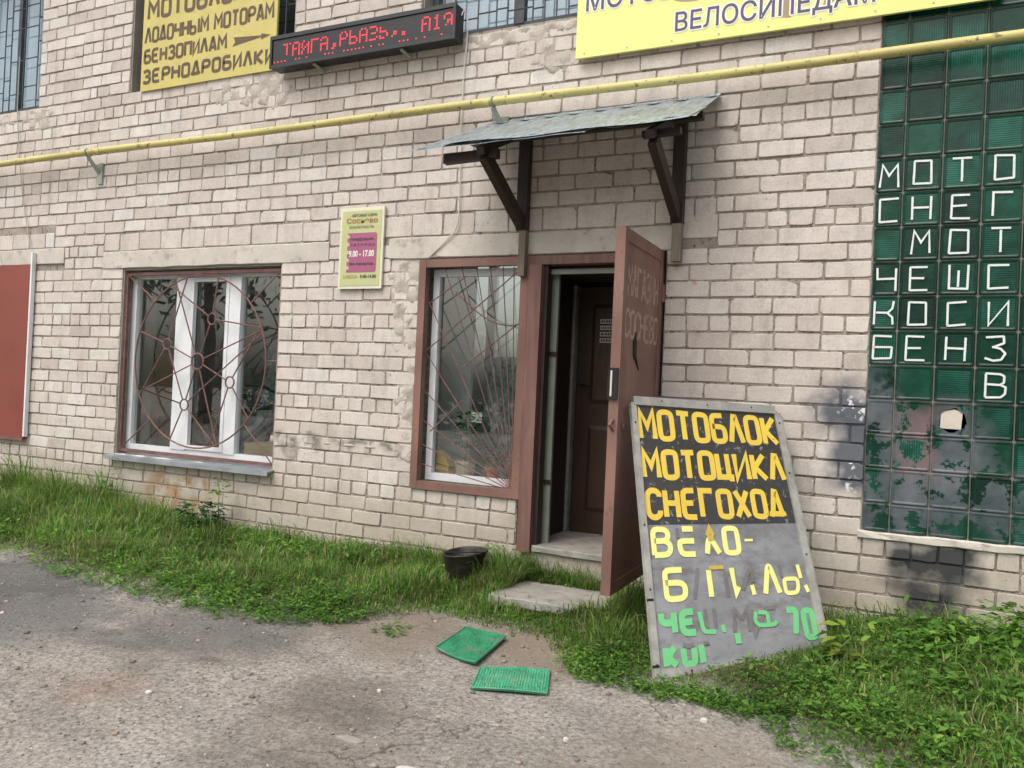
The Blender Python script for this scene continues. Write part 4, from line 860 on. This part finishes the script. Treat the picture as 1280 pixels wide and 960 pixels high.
def brow(s, s0, s1, t0, t1, sw, mat, gap=.3, widths=None, jit=.012):
    # letters are laid out in board metres, then mapped to (s, t)
    mb = MB(); f = lambda x, y, k: bp(x/WB, y/HB, .0018+.0006*k); line_of_text(mb, G, s, s0*WB, s1*WB, t0*HB, (t1-t0)*HB, sw, f, gap, widths, jit); put('lettering', mb, mat, TB)
brow('МОТОБЛОК', .034, .957, .832, .960, .031, 'lyellow', .46, {'М': 1.15}); brow('МОТОЦИКЛ', .034, .955, .684, .803, .031, 'lyellow', .46, {'М': 1.15}); brow('СНЕГОХОД', .036, .905, .538, .656, .030, 'lyellow', .5)
def bl(ch_or_pts, x0, x1, t0, t1, mat, sw=.029, k=0):
    mb = MB(); f = lambda x, y, q_: bp(x/WB, y/HB, .0022+.0006*(q_+k)); pls = G[ch_or_pts] if isinstance(ch_or_pts, str) else ch_or_pts
    for q_, pl_ in enumerate(pls): mb.ribbon(soften([(x0*WB+sw/2+p[0]*((x1-x0)*WB-sw), t0*HB+sw/2+p[1]*((t1-t0)*HB-sw)) for p in pl_], sw*.9), sw, f, q_)
    put('letter', mb, mat, TB)
t0, t1 = .405, .515
bl('В', .05, .175, t0, t1, 'lpale'); bl([[(.28, 1), (1, 1)], [(1, .52), (.1, .52), (.0, .4), (.1, 0), (1, 0)]], .20, .32, t0, t1, 'lpale'); bl([[(0, 1), (0, .62)]], .20, .225, t0, t1, 'ghost', .02, 3)
bl([[(.0, 0), (.2, .55), (.42, .62), (1, 0)]], .36, .465, t0, t1, 'lpale'); bl([[(.15, .7), (.45, 1), (.75, .7)], [(.15, .62), (.8, .62)]], .365, .45, t0, t1, 'ochre', .026, 3); bl('О', .475, .585, t0, t1, 'lpale'); bl('-', .605, .67, t0, t1, 'lpale', .013)
t0, t1 = .255, .372
bl('Б', .096, .235, t0, t1, 'lpale'); bl([[(0, 0), (1, 1)]], .26, .315, t0, t1, 'ghost', .018); bl([[(0, 0), (0, .95)]], .352, .402, t0, t1, 'lpale'); bl([[(0, 1), (1, 1)]], .36, .47, t0, t1, 'ochre', .02, 3); bl([[(1, 0), (1, .85)]], .44, .475, t0, t1, 'ghost', .02)
bl([[(0, 1), (.1, .06), (.35, .3)]], .49, .60, t0, t1, 'lpale'); bl([[(.3, .2), (1, 1), (1, .45)]], .51, .635, t0, t1, 'ghost', .026, 3); bl([[(0, .35), (.3, 0)]], .60, .65, t0, t1, 'lpale', .024)
bl('Л', .672, .79, t0, t1, 'lpale'); bl([[(0, 1), (0, .55)]], .79, .82, t0, t1, 'ghost', .02); bl([[(0, .5), (0, 0), (.8, 0), (1, .2), (1, .5), (0, .5)]], .80, .905, t0, t1, 'lpale', .022); bl([[(0, 1), (.25, .5)]], .90, .945, t0, t1, 'lpale', .022); bl([[(.4, .25), (.8, 0)]], .915, .965, t0, t1, 'lpale', .022)
t0, t1 = .145, .232
bl('Ч', .05, .155, t0, t1, 'lgreen', .033); bl('Е', .165, .27, t0-.004, t1, 'lgreen', .033); bl([[(0, 1), (.15, .05), (1, 0)]], .272, .378, t0-.004, t1-.006, 'lgreen', .023); bl([[(.0, 0), (0, 1)], [(.8, 0), (.8, 1)]], .31, .39, t0+.01, t1, 'ghost', .018); bl([[(0, .5), (.3, 0)]], .395, .44, t0-.008, t1-.03, 'lgreen', .022)
bl([[(0, .0), (.2, 1), (.6, .5), (1, 1), (1, 0)]], .46, .57, t0-.01, t1-.006, 'ghost', .02); bl([[(0, 1), (.2, .5), (.25, 0)]], .465, .51, .092, .150, 'lgreen', .033, 3); bl([[(0, 1), (0, 0), (.6, 1), (1, 1)]], .575, .74, t0-.03, t1-.01, 'ghost', .02)
bl([[(.1, 1), (0, .3), (.2, 0), (.9, 0), (1, .25)], [(.2, .95), (.62, .9), (.6, .1)]], .585, .735, .150, .212, 'lgreen', .021, 3); bl([[(0, 0), (.1, .2)]], .765, .79, .145, .165, 'lgreen', .018); bl('7', .775, .87, .108, .215, 'lgreen', .033); bl('0', .872, .958, .092, .208, 'lgreen', .032)
t0, t1 = .042, .122
bl('К', .058, .145, t0, t1, 'lgreen', .033); bl([[(0, .95), (0, .15), (.25, 0), (.75, 0), (1, .15), (1, .95)]], .155, .248, t0, t1-.004, 'lgreen', .033); bl([[(0, 1), (.5, .6), (1, 1)]], .165, .24, t1-.03, t1, 'ghost', .02, 4); bl([[(0, 1), (.3, 0)]], .255, .30, t0, t1, 'lgreen', .033); bl([[(0, 1), (.9, .9), (.8, .6)]], .275, .325, t1-.03, t1, 'ghost', .02, 4)

# ------------------------------------------------------------------ cables
def cable(name, pts, r, mat, label):
    o = put(name, MB().tube(pts, r, 6), mat, None, base=pts[0]); return tag(o, label, 'cable')
cable('cable', [(-2.742, -.07, 3.99), (-2.735, -.055, 4.03), (-2.715, -.035, 4.0), (-2.712, -.03, 3.92), (-2.716, -.02, 3.85), (-2.732, -.018, 3.6), (-2.735, -.018, 3.42), (-2.735, -.018, 3.26), (-2.725, -.02, 3.0), (-2.722, -.02, 2.8), (-2.718, -.02, 2.6), (-2.722, -.02, 2.53), (-2.75, -.02, 2.46), (-2.83, -.02, 2.39), (-2.955, -.02, 2.285)], .0055, 'cable', 'thin white cable dropping from the LED sign to the side window')
cable('cable', [(-7.76, -.015, 4.4), (-7.75, -.02, 3.9), (-7.70, -.02, 3.5), (-7.60, -.02, 3.0), (-7.44, -.02, 2.5)], .0045, 'thincable', 'faint grey cable hanging down the wall at the far left above the red shutter')

# ------------------------------------------------------------------ things on the ground
SL = put('concrete_slab', rough_slab(-2.04, -1.27, -.62, -.13, .055, .108, 10, .004, 31), 'concrete', None, base=(-1.65, -.38, .05)); tag(SL, 'flat concrete slab lying in the grass before the doorway', 'slab')
BK = empty('bucket', (-2.38, -.34, .085), 'dark burnt metal bucket standing in the grass below the side window', 'bucket')
bx, by, bz = -2.38, -.34, .085
mm = MB().lathe([(.098, .0), (.102, .015), (.140, .185), (.147, .192), (.147, .20), (.138, .20), (.132, .186), (.10, .02), (.0, .018)], (bx, by, bz), 28)
def tl(x, y, z): r_ = 1+.04*math.sin(3*math.atan2(y-by, x-bx)+1); return (bx+(x-bx)*r_+.06*(z-bz), by+(y-by)*r_, z+.10*(x-bx)+.07*(by-y)*(-1))
mm.v = [tl(*v) for v in mm.v]; put('body', mm, 'bucket', BK, smooth=True)
put('handle', MB().tube([tl(bx+.150*math.cos(t), by+.150*math.sin(t), bz+.196-.03*math.sin(t)) for t in [PI+k*PI/14 for k in range(15)]], .0035, 6), 'darkmetal', BK)
def rubber_mat(c, mat, label, curl, rows):
    """c: four ground corners; raised rim and studs"""
    e = tag(bpy.data.objects.new('rubber_mat', None), label, 'mat', 'green rubber mats on the ground'); COL.objects.link(e)
    c = [Vector((x, y, float(gz(x, y)))) for x, y in c]; e.location = (c[0]+c[1]+c[2]+c[3])/4
    def P(s, t, h): 
        p = (c[3]*(1-s)+c[2]*s)*(1-t)+(c[0]*(1-s)+c[1]*s)*t; z = max(p.z, float(gz(p.x, p.y)))+.006+curl(s, t)+h; return (p.x, p.y, z)
    n, m = 14, 10; V_ = [P(i/n, j/m, h) for h in (.008, 0) for i in range(n+1) for j in range(m+1)]; q0 = (n+1)*(m+1); F_ = []
    for i in range(n):
        for j in range(m): a = i*(m+1)+j; F_ += [(a, a+m+1, a+m+2, a+1), (q0+a, q0+a+1, q0+a+m+2, q0+a+m+1)]
    for i in range(n): a = i*(m+1); F_ += [(a+m+1, a, q0+a, q0+a+m+1), (a+m, a+2*m+1, q0+a+2*m+1, q0+a+m)]
    for j in range(m): F_ += [(j, j+1, q0+j+1, q0+j), (n*(m+1)+j+1, n*(m+1)+j, q0+n*(m+1)+j, q0+n*(m+1)+j+1)]
    put('base_sheet', MB().add(V_, F_), mat, e)
    mb = MB(); 
    for (a, b) in (((0, 0), (1, 0)), ((1, 0), (1, 1)), ((1, 1), (0, 1)), ((0, 1), (0, 0))):
        k = 10; mb.tube([P(a[0]+(b[0]-a[0])*i/k, a[1]+(b[1]-a[1])*i/k, .009) for i in range(k+1)], .0045, 5)
    put('rim', mb, mat, e)
    mb = MB(); A, B_ = rows
    for i in range(1, A):
        for j in range(1, B_):
            s, t = i/A, j/B_; p = Vector(P(s, t, .008)); r = .0042; h = random.uniform(.004, .010)
            mb.add([p+Vector((-r, -r, 0)), p+Vector((r, -r, 0)), p+Vector((r, r, 0)), p+Vector((-r, r, 0)), p+Vector((random.uniform(-r, r), random.uniform(-r, r), h))], [(0, 1, 4), (1, 2, 4), (2, 3, 4), (3, 0, 4)])
    o = put('studs', mb, mat, e); o['kind'] = 'stuff'; return e
rubber_mat([(-2.02, -.93), (-1.745, -.965), (-1.70, -1.40), (-1.975, -1.335)], 'mat', 'dark green rubber mat lying askew with its edges curled up', lambda s, t: .012*(s-.5)**2*4*(1-t)+.01*t*t, (22, 24))
rubber_mat([(-1.66, -1.42), (-1.335, -1.30), (-1.225, -1.585), (-1.55, -1.71)], 'mat2', 'lighter green rubber mat lying flat nearest the camera', lambda s, t: .004*math.sin(s*PI), (26, 18))

# ------------------------------------------------------------------ things seen through the windows
def carton(x0, x1, y0, y1, z0, z1, label, mark=False):
    o = put('cardboard_box', MB().box(x0, x1, y0, y1, z0, z1), 'carton', None, base=((x0+x1)/2, (y0+y1)/2, z0)); tag(o, label, 'box', 'cardboard boxes inside the left window')
    put('flap_tape', MB().box(x0+.01, x1-.01, y0-.003, y0-.001, (z0+z1)/2-.01, (z0+z1)/2+.01), 'lintel', o)
    if mark: flat_text(o, 'print', '004', x0+.05, x0+.19, z0+.03, .07, y0-.004, 'hdark', .01)
    return o
carton(-6.75, -6.42, .60, .95, .30, .73, 'lowest printed cardboard box of the stack inside the left window', True); carton(-6.73, -6.40, .60, .9, .735, 1.06, 'second cardboard box from the bottom inside the left window'); carton(-6.70, -6.45, .62, .9, 1.065, 1.34, 'third cardboard box of the stack inside the left window'); carton(-6.72, -6.44, .63, .9, 1.345, 1.55, 'small topmost cardboard box of the stack inside the left window')
carton(-6.38, -6.10, .65, .95, .30, .95, 'tall narrow cardboard box right of the stack inside the left window')
carton(-5.1, -4.70, .48, .8, .30, .78, 'brown cardboard box low in the right corner of the left window')
# bicycle wrapped for sale
BC = empty('bicycle', (-5.3, .75, .35), 'dark bicycle parked indoors behind the left window', 'bicycle')
def torus(c, r, y): return MB().tube([(c[0]+r*math.cos(2*PI*k/28), y, c[1]+r*math.sin(2*PI*k/28)) for k in range(28)], .022, 8, True)
for cx in (-5.85, -4.82):
    mm = torus((cx, .70), .33, .8); w_ = put('wheel', mm, 'darkmetal', BC); mm = MB()
    for k in range(14): t = k*2*PI/14; mm.tube([(cx, .8, .7), (cx+.31*math.cos(t), .8, .7+.31*math.sin(t))], .002, 4)
    put('spokes', mm, 'sheet', w_)
mm = MB()
for a, b in (((-5.85, .7), (-5.45, .68)), ((-5.45, .68), (-5.58, 1.15)), ((-5.85, .7), (-5.55, 1.05)), ((-5.55, 1.05), (-5.0, 1.1)), ((-5.45, .68), (-5.0, 1.02)), ((-5.02, 1.18), (-4.82, .7))): mm.tube([(a[0], .8, a[1]), (b[0], .8, b[1])], .02, 8)
put('frame', mm, 'darkmetal', BC); put('saddle', MB().box(-5.72, -5.46, .74, .86, 1.16, 1.20), 'darkmetal', BC); put('handlebar', MB().tube([(-5.15, .5, 1.28), (-5.05, .6, 1.30), (-5.03, .8, 1.22), (-5.05, 1.0, 1.30), (-5.15, 1.1, 1.28)], .014, 8), 'darkmetal', BC)
xs = np.linspace(-5.75, -4.1, 46); zs = np.linspace(.35, 1.75, 40); X_, Z_ = np.meshgrid(xs, zs, indexing='ij')
Y_ = 1.15+.10*np.sin(X_*7+Z_*3)+.05*np.sin(X_*19-Z_*15)+.03*np.sin(X_*41+Z_*33)+rng.normal(0, .015, X_.shape)+.15*(Z_-.35)
nz = 40; i_, j_ = np.meshgrid(np.arange(45), np.arange(39), indexing='ij'); q_ = (i_*nz+j_).ravel()
o = np_mesh('plastic_sheeting', np.stack([X_, Y_, Z_], -1).reshape(-1, 3), np.stack([q_, q_+nz, q_+nz+1, q_+1], 1), 'film'); tag(o, 'crumpled grey plastic sheeting hung behind the bicycle in the left window', 'plastic sheeting')
o = put('room_divider', MB().box(-4.0, -2.925, .64, .68, .3, 2.9), 'interior', None, base=(-3.5, .66, .3)); tag(o, 'plain pale grey partition panel visible inside the side window', 'partition')
X_, Z_ = np.meshgrid(np.linspace(-2.92, -2.31, 30), np.linspace(.35, 1.62, 40), indexing='ij'); Y_ = .95+.06*np.sin(X_*15+Z_*9)+.04*np.sin(X_*33-Z_*27)+rng.normal(0, .015, X_.shape)
i_, j_ = np.meshgrid(np.arange(29), np.arange(39), indexing='ij'); q_ = (i_*40+j_).ravel()
o = np_mesh('plastic_sheeting', np.stack([X_, Y_, Z_], -1).reshape(-1, 3), np.stack([q_, q_+40, q_+41, q_+1], 1), 'film'); tag(o, 'crumpled grey plastic sheeting behind the potted plants in the side window', 'plastic sheeting')
SB = put('window_bench', MB().box(-3.02, -2.32, .16, .50, .628, .660), 'interior', None, base=(-2.7, .33, .63)); tag(SB, 'pale shelf inside the side window carrying the plant pots', 'shelf')
put('support', MB().box(-3.0, -2.96, .42, .48, .301, .627).box(-2.40, -2.36, .42, .48, .301, .627), 'interior', SB)
def leafy(name, c, n, R_, H_, ls, mat, parent=None, seed=0, droop=.3):
    r = np.random.default_rng(seed); mb = MB()
    for k in range(n):
        a = r.uniform(0, 2*PI); hh = r.uniform(.25, 1)*H_; rr = R_*r.uniform(.2, 1)*(1-.4*abs(hh/H_-.55)); b = Vector((c[0]+rr*math.cos(a), c[1]+rr*math.sin(a), c[2]+hh)); d = Vector((math.cos(a), math.sin(a), r.uniform(-droop, .5))).normalized(); s = Vector((-d.y, d.x, r.uniform(-.3, .3))).normalized(); u = d.cross(s); l = ls*r.uniform(.6, 1.3); w = l*.34
        mb.add([b-d*l*.3, b+s*w*.8+d*l*.1, b+s*w+d*l*.4+u*l*.05, b+d*l-Vector((0, 0, l*.25)), b-s*w+d*l*.4+u*l*.05, b-s*w*.8+d*l*.1, b+d*l*.3-u*l*.04], [(0, 1, 6), (1, 2, 6), (2, 3, 6), (3, 4, 6), (4, 5, 6), (5, 0, 6)])
    return put(name, mb, mat, parent)
def pot(c, r, h, mat, label, leaves=None, group=None):
    e = empty('potted_plant', c, label, 'potted plant'); put('pot', MB().lathe([(r*.72, 0), (r, h), (r*1.08, h), (r*1.08, h*.86), (r*.9, h*.85)], c, 16), mat, e); put('soil', MB().lathe([(r*.9, 0), (0, .001)], (c[0], c[1], c[2]+h*.9), 12, False), 'soil', e)
    if leaves:
        n, R_, H_, ls, sd_ = leaves; put('stem', MB().tube([(c[0], c[1], c[2]+h*.9), (c[0]+.01, c[1], c[2]+h+H_*.5), (c[0]-.01, c[1], c[2]+h+H_*.8)], .007, 6), 'stem', e)
        leafy('foliage', (c[0], c[1], c[2]+h), n, R_, H_, ls, 'darkleaf', e, sd_)
pot((-2.735, .27, .661), .080, .155, 'potbeige', 'beige pot with a bushy green plant in the middle of the side window', (90, .13, .36, .06, 1)); pot((-2.50, .27, .661), .055, .125, 'terracotta', 'terracotta pot with a small plant at the right of the side window', (30, .10, .18, .05, 2))
yc = [(-2.975, .662), (-2.86, .662), (-2.855, .77), (-2.885, .83), (-2.945, .875), (-2.975, .875)]
o = put('yellow_container', MB().add([(x, .23, z) for x, z in yc]+[(x, .31, z) for x, z in yc], [(0, 1, 2, 3, 4, 5), (11, 10, 9, 8, 7, 6)]+[(i, 6+i, 6+(i+1) % 6, (i+1) % 6) for i in range(6)]), 'ochrepot', None, base=(-2.92, .27, .662)); tag(o, 'yellow container at the lower left of the side window', 'container')

# ------------------------------------------------------------------ grass and weeds
def in_excl(x, y):
    slab = (x > -2.02) & (x < -1.29) & (y > -.60) & (y < -.14); board = False
    return slab | (y > -.03) | ((x+2.38)**2+(y+.34)**2 < .012)
def blades(n, xr, hfun, wid, seed, name, keep=None, dens=None):
    r = np.random.default_rng(seed); x = r.uniform(*xr, n*3); f = front(x); t = r.uniform(-.04, 1, n*3)**.85; y = f+(0-f)*t
    # clumping and thinning at the kerb edge
    cl = .5+.5*np.sin(x*5.1+2*np.sin(y*4))*np.cos(y*6.3+np.sin(x*3)); edge = sstep(-.05, .30, t); k = (r.uniform(0, 1, len(x)) < (.35+.65*cl)*(.3+.7*edge)) & ~in_excl(x, y); x, y, t = x[k][:n], y[k][:n], t[k][:n]; n = len(x)
    h = hfun(x, y, t)*np.where(r.uniform(0, 1, n) < .12, r.uniform(1.2, 1.75, n), r.uniform(.45, 1.15, n)); a = r.uniform(0, 2*PI, n); lean = r.uniform(.15, 1.0, n)*h; dx, dy = np.cos(a)*lean, np.sin(a)*lean; dy = np.where(y+dy > -.01, -abs(dy), dy)
    w = wid*r.uniform(.6, 1.4, n); px, py = -np.sin(a)*w, np.cos(a)*w; z = gz(x, y)-.01; V_ = np.zeros((n, 7, 3))
    for i, (s, k_, ww) in enumerate(((0, 0, 1), (.33, .12, 1), (.72, .45, .7))):
        cx, cy, cz = x+dx*k_, y+dy*k_, z+h*s
        V_[:, 2*i] = np.stack([cx-px*ww, cy-py*ww, cz], 1); V_[:, 2*i+1] = np.stack([cx+px*ww, cy+py*ww, cz], 1)
    V_[:, 6] = np.stack([x+dx, y+dy, z+h*(1-.25*(lean/h))], 1)
    b = (np.arange(n)*7)[:, None]; F_ = np.concatenate([b+np.array([0, 1, 3]), b+np.array([0, 3, 2]), b+np.array([2, 3, 5]), b+np.array([2, 5, 4]), b+np.array([4, 5, 6])]); return V_.reshape(-1, 3), F_
def hf(x, y, t):
    wallh = np.interp(x, [-9, -6.5, -5.2, -4.4, -3, -2.35, -2.0, -1.9, -1.2, -.6, .2, 1.5], [.30, .28, .20, .15, .13, .19, .21, .15, .19, .12, .16, .24]); f = np.interp(t, [0, .12, .4, .75, 1], [.03, .05, .095, .155, .18])
    wallh = wallh*(1-.55*np.exp(-((x+.5)/.38)**2)*(y < -.55))
    return f/.19*wallh*(.62+.75*(.5+.5*np.sin(x*5.9+1+2*np.sin(y*5))*np.cos(y*7.7+np.sin(x*4))))
V1, F1 = blades(80000, (-9.5, 2.4), hf, .0036, 1, 'grass'); V2_, F2_ = blades(52000, (-3.4, 1.8), hf, .0027, 2, 'grass')
o = np_mesh('grass', np.concatenate([V1, V2_]), np.concatenate([F1, F2_+len(V1)]), 'grass'); tag(o, 'green grass growing in a strip along the foot of the wall', 'grass', kind='stuff')
def weeds(n, spots, seed):
    r = np.random.default_rng(seed); V_ = []; F_ = []; base = 0
    LV = np.array([[0, 0, 0], [.28, .17, .03], [.62, .20, .02], [1, 0, -.12], [.62, -.20, .02], [.28, -.17, .03], [.5, 0, -.03]]); LF = np.array([[0, 1, 6], [1, 2, 6], [2, 3, 6], [3, 4, 6], [4, 5, 6], [5, 0, 6]])
    for k in range(n):
        cx, cy, sx, sy, hh, ls = spots[r.integers(len(spots))]; x = r.normal(cx, sx); y = r.normal(cy, sy)
        if y > -.05 or (-.86 < x < -.1 and y > -1.27+(x+.845)*.8) or y < front(x)-.05 or in_excl(np.array(x), np.array(y)): continue
        z = float(gz(x, y)); H_ = hh*r.uniform(.4, 1.1)
        for q_ in range(r.integers(6, 12)):
            a = r.uniform(0, 2*PI); el_ = r.uniform(-.2, .7); l = ls*r.uniform(.5, 1.3); ca, sa = math.cos(a), math.sin(a); tz = r.uniform(.2, 1)*H_; P_ = LV*l; rot = r.uniform(-.6, .6)
            xx = P_[:, 0]*math.cos(el_)-P_[:, 2]*math.sin(el_); zz = P_[:, 0]*math.sin(el_)+P_[:, 2]*math.cos(el_)+P_[:, 1]*rot; yy = P_[:, 1]
            W_ = np.stack([x+.02*r.normal()+xx*ca-yy*sa, y+.02*r.normal()+xx*sa+yy*ca, z+tz+zz], 1); W_[:, 1] = np.minimum(W_[:, 1], -.012); V_.append(W_); F_.append(LF+base); base += 7
    return np.concatenate(V_), np.concatenate(F_)
SP = [(-3.4, -1.35, .35, .12, .06, .035), (-4.3, -1.2, .6, .18, .08, .035), (-2.85, -1.1, .18, .12, .07, .03), (-6, -.9, 1.2, .3, .12, .04), (-3.9, -.3, .5, .12, .15, .045), (-1.12, -1.12, .10, .10, .05, .03), (-.55, -1.28, .25, .05, .03, .028),
      (-.05, -1.1, .3, .25, .09, .035), (.25, -.55, .4, .25, .13, .045), (.75, -.4, .3, .17, .24, .055), (.8, -.3, .3, .12, .26, .06), (.45, -.4, .25, .15, .18, .05), (.75, -1.2, .35, .35, .12, .038), (.2, -1.45, .3, .2, .07, .03), (-1.7, -.1, .2, .05, .08, .03)]
V1, F1 = weeds(2300, SP, 5); V5, F5_ = weeds(5200, [(a, b, c_*1.3, d_*1.2, e_*.9, .017) for a, b, c_, d_, e_, f_ in SP]+[(-5, -1.0, 1.5, .3, .06, .016), (-3.6, -.8, .8, .3, .07, .016), (-1.6, -.72, .3, .06, .04, .014)], 15); F1 = np.concatenate([F1, F5_+len(V1)]); V1 = np.concatenate([V1, V5]); o = np_mesh('weeds', V1, F1, 'weed'); tag(o, 'low broad leaved weeds mixed through the grass strip', 'weeds', kind='stuff')
def tall_weed(x, y, h, ls, n, mat, label, seed, name='weed_plant', R_=.07, bare=0.):
    z = float(gz(x, y)); e = empty(name, (x, y, z), label, 'weed'); r = random.Random(seed); pts = [(x+r.uniform(-.01, .01)*i, y+r.uniform(-.01, .01)*i, z+h*i/4) for i in range(5)]
    put('stem', MB().tube(pts, [.005, .0045, .004, .003, .002], 6), 'stem', e)
    leafy('foliage', (x, y, z+h*bare), n, R_, h*(1-bare)*1.02, ls, mat, e, seed); return e
tall_weed(-4.72, -.16, .48, .05, 46, 'weed', 'tall thin green weed standing before the left window sill', 3); tall_weed(-4.82, -.28, .26, .06, 110, 'darkleaf', 'dark bushy nettle clump at the foot of the left window', 4, R_=.2)
tall_weed(-6.05, -.15, .5, .04, 40, 'weed', 'slender weed by the left corner of the left window', 6); tall_weed(-8.0, -.2, .62, .05, 60, 'weed', 'tall weed below the red shutter at the far left', 7, R_=.1)
tall_weed(-.02, -.75, .22, .085, 14, 'yleaf', 'yellow green broad leaved weed beside the bottom of the leaning board', 8, R_=.07); tall_weed(.80, -.34, .34, .045, 420, 'weed', 'leafy green bush under the glass block wall at the right', 9, R_=.30); tall_weed(1.0, -.8, .24, .04, 300, 'weed', 'bright leafy weed at the right edge of the grass strip', 14, R_=.28); tall_weed(.55, -.95, .13, .04, 160, 'weed', 'spreading low weed between the board and the right edge', 16, R_=.24); tall_weed(-2.25, -.10, .24, .02, 260, 'weed', 'feathery weed growing against the bricks between the bucket and the door post', 10, R_=.13)
tall_weed(.42, -.28, .22, .045, 160, 'weed', 'low leafy weed against the sooty bricks', 12, R_=.17); tall_weed(-2.36, -1.16, .035, .03, 40, 'weed', 'small flat weed patch on bare dirt left of the mats', 13, R_=.12)

# ------------------------------------------------------------------ gravel and stones
ico = [(0, 0, 1), (.89, 0, .45), (.28, .85, .45), (-.72, .53, .45), (-.72, -.53, .45), (.28, -.85, .45), (.72, .53, -.45), (-.28, .85, -.45), (-.89, 0, -.45), (-.28, -.85, -.45), (.72, -.53, -.45), (0, 0, -1)]
icf = [(0, 1, 2), (0, 2, 3), (0, 3, 4), (0, 4, 5), (0, 5, 1), (1, 6, 2), (2, 7, 3), (3, 8, 4), (4, 9, 5), (5, 10, 1), (6, 7, 2), (7, 8, 3), (8, 9, 4), (9, 10, 5), (10, 6, 1), (11, 7, 6), (11, 8, 7), (11, 9, 8), (11, 10, 9), (11, 6, 10)]
ico, icf = np.array(ico), np.array(icf); n = 16000; x = rng.uniform(-5.5, 1.6, n); y = rng.uniform(-4.2, -.6, n); k = y < front(x)+.08; x, y = x[k], y[k]; n = len(x)
sz = .0022+.0055*rng.random(n)**3+.011*(rng.random(n) > .985); R3 = rng.uniform(.6, 1.25, (n, 12, 3)); Vp = ico[None]*R3*sz[:, None, None]*np.array([1.2, 1, .6]); a = rng.uniform(0, 2*PI, n); ca, sa = np.cos(a)[:, None], np.sin(a)[:, None]
Vp = np.stack([Vp[..., 0]*ca-Vp[..., 1]*sa+x[:, None], Vp[..., 0]*sa+Vp[..., 1]*ca+y[:, None], Vp[..., 2]+gz(x, y)[:, None]+sz[:, None]*.2], -1)
o = np_mesh('gravel', Vp.reshape(-1, 3), (icf[None]+12*np.arange(n)[:, None, None]).reshape(-1, 3), 'stone'); tag(o, 'loose gravel and small stones scattered over the worn yard surface', 'gravel', kind='stuff')
def stone(x, y, a, b, h, label, mat='lintel', seed=0):
    r = random.Random(seed); z = float(gz(x, y)); n = 9; ring0 = [(math.cos(2*PI*k/n)*r.uniform(.8, 1.15), math.sin(2*PI*k/n)*r.uniform(.8, 1.15)) for k in range(n)]; mb = MB()
    mb.add([(x+c_*a, y+s_*b, z-.01) for c_, s_ in ring0]+[(x+c_*a*.9, y+s_*b*.9, z+h*.7) for c_, s_ in ring0]+[(x+c_*a*.6, y+s_*b*.6, z+h) for c_, s_ in ring0], [(i, (i+1) % n, n+(i+1) % n, n+i) for i in range(n)]+[(n+i, n+(i+1) % n, 2*n+(i+1) % n, 2*n+i) for i in range(n)]+[tuple(range(2*n, 3*n))])
    o = put('stone', mb, mat, None, base=(x, y, z)); tag(o, label, 'stone')
stone(-1.70, -2.43, .075, .028, .010, 'pale flat elongated stone near the bottom of the photo', 'concrete', 1); stone(-.97, -1.98, .012, .01, .014, 'small pale stone in the open gravel before the mats', 'lintel', 2); stone(-.52, -1.50, .018, .014, .016, 'pale pebble at the edge of the grass near the board', 'lintel', 3); stone(-1.9, -1.95, .013, .01, .012, 'pale pebble on the dark oil stain', 'lintel', 4)
stone(-1.05, -2.62, .10, .05, .007, 'grey flat worn concrete chunk flush with the gravel at the bottom edge', 'concrete', 5); stone(-1.37, -2.52, .07, .035, .007, 'tan flat rock flush with the gravel at the bottom edge', 'lintel', 6)

# ------------------------------------------------------------------ trees and hedge across the yard (mirrored in the panes)
def tree(x, y, h, r_, seed, label):
    rr = np.random.default_rng(seed); e = empty('broadleaf_tree', (x, y, -.4), label, 'tree', 'trees across the yard behind the camera')
    put('trunk', MB().tube([(x, y, -.5), (x+.1, y, h*.25), (x-.05, y+.1, h*.55), (x, y, h*.8)], [.22, .17, .11, .04], 8), 'bark', e)
    n = 2600; cl = rr.normal(0, 1, (26, 3)); cl /= np.linalg.norm(cl, axis=1)[:, None]; cl *= rr.uniform(.45, .95, (26, 1)); c = cl[rr.integers(26, size=n)]+rr.normal(0, .16, (n, 3)); c = c*np.array([r_, r_, h*.36])+np.array([x, y, h*.62])
    d = rr.normal(0, 1, (n, 2, 3)); d /= np.linalg.norm(d, axis=2)[..., None]; s = rr.uniform(.10, .22, (n, 1)); V_ = np.stack([c-d[:, 0]*s, c+d[:, 1]*s*.6, c+d[:, 0]*s, c-d[:, 1]*s*.6], 1).reshape(-1, 3)-np.array([x, y, -.4])
    np_mesh('crown', V_, np.arange(4*n).reshape(n, 4), 'treeleaf', e)
for x, y, h, r_, sd_, lb in ((-18.5, -20, 8.5, 3.2, 1, 'tall tree at the left end across the yard'), (-6, -25, 7.5, 3, 2, 'round tree second from the left across the yard'), (-20, -14, 10, 3.6, 3, 'largest tree far left across the yard'), (2, -22, 8, 3, 4, 'tree opposite the green glass blocks across the yard'), (9, -18, 9, 3.4, 5, 'tree at the right end across the yard')): tree(x, y, h, r_, sd_, lb)

rr = np.random.default_rng(77); n = 5200; c = np.stack([rr.uniform(-26, 12, n), rr.uniform(-22.5, -20.8, n), rr.uniform(-.3, 1, n)], 1); c[:, 2] *= 1.5+.7*np.sin(c[:, 0]*.9)+.4*np.sin(c[:, 0]*2.3)
d = rr.normal(0, 1, (n, 2, 3)); d /= np.linalg.norm(d, axis=2)[..., None]; q_ = rr.uniform(.12, .3, (n, 1)); V_ = np.stack([c-d[:, 0]*q_, c+d[:, 1]*q_*.6, c+d[:, 0]*q_, c-d[:, 1]*q_*.6], 1).reshape(-1, 3)
tag(np_mesh('hedge', V_, np.arange(4*n).reshape(n, 4), 'treeleaf'), 'overgrown dark green hedge along the far side of the yard', 'hedge')
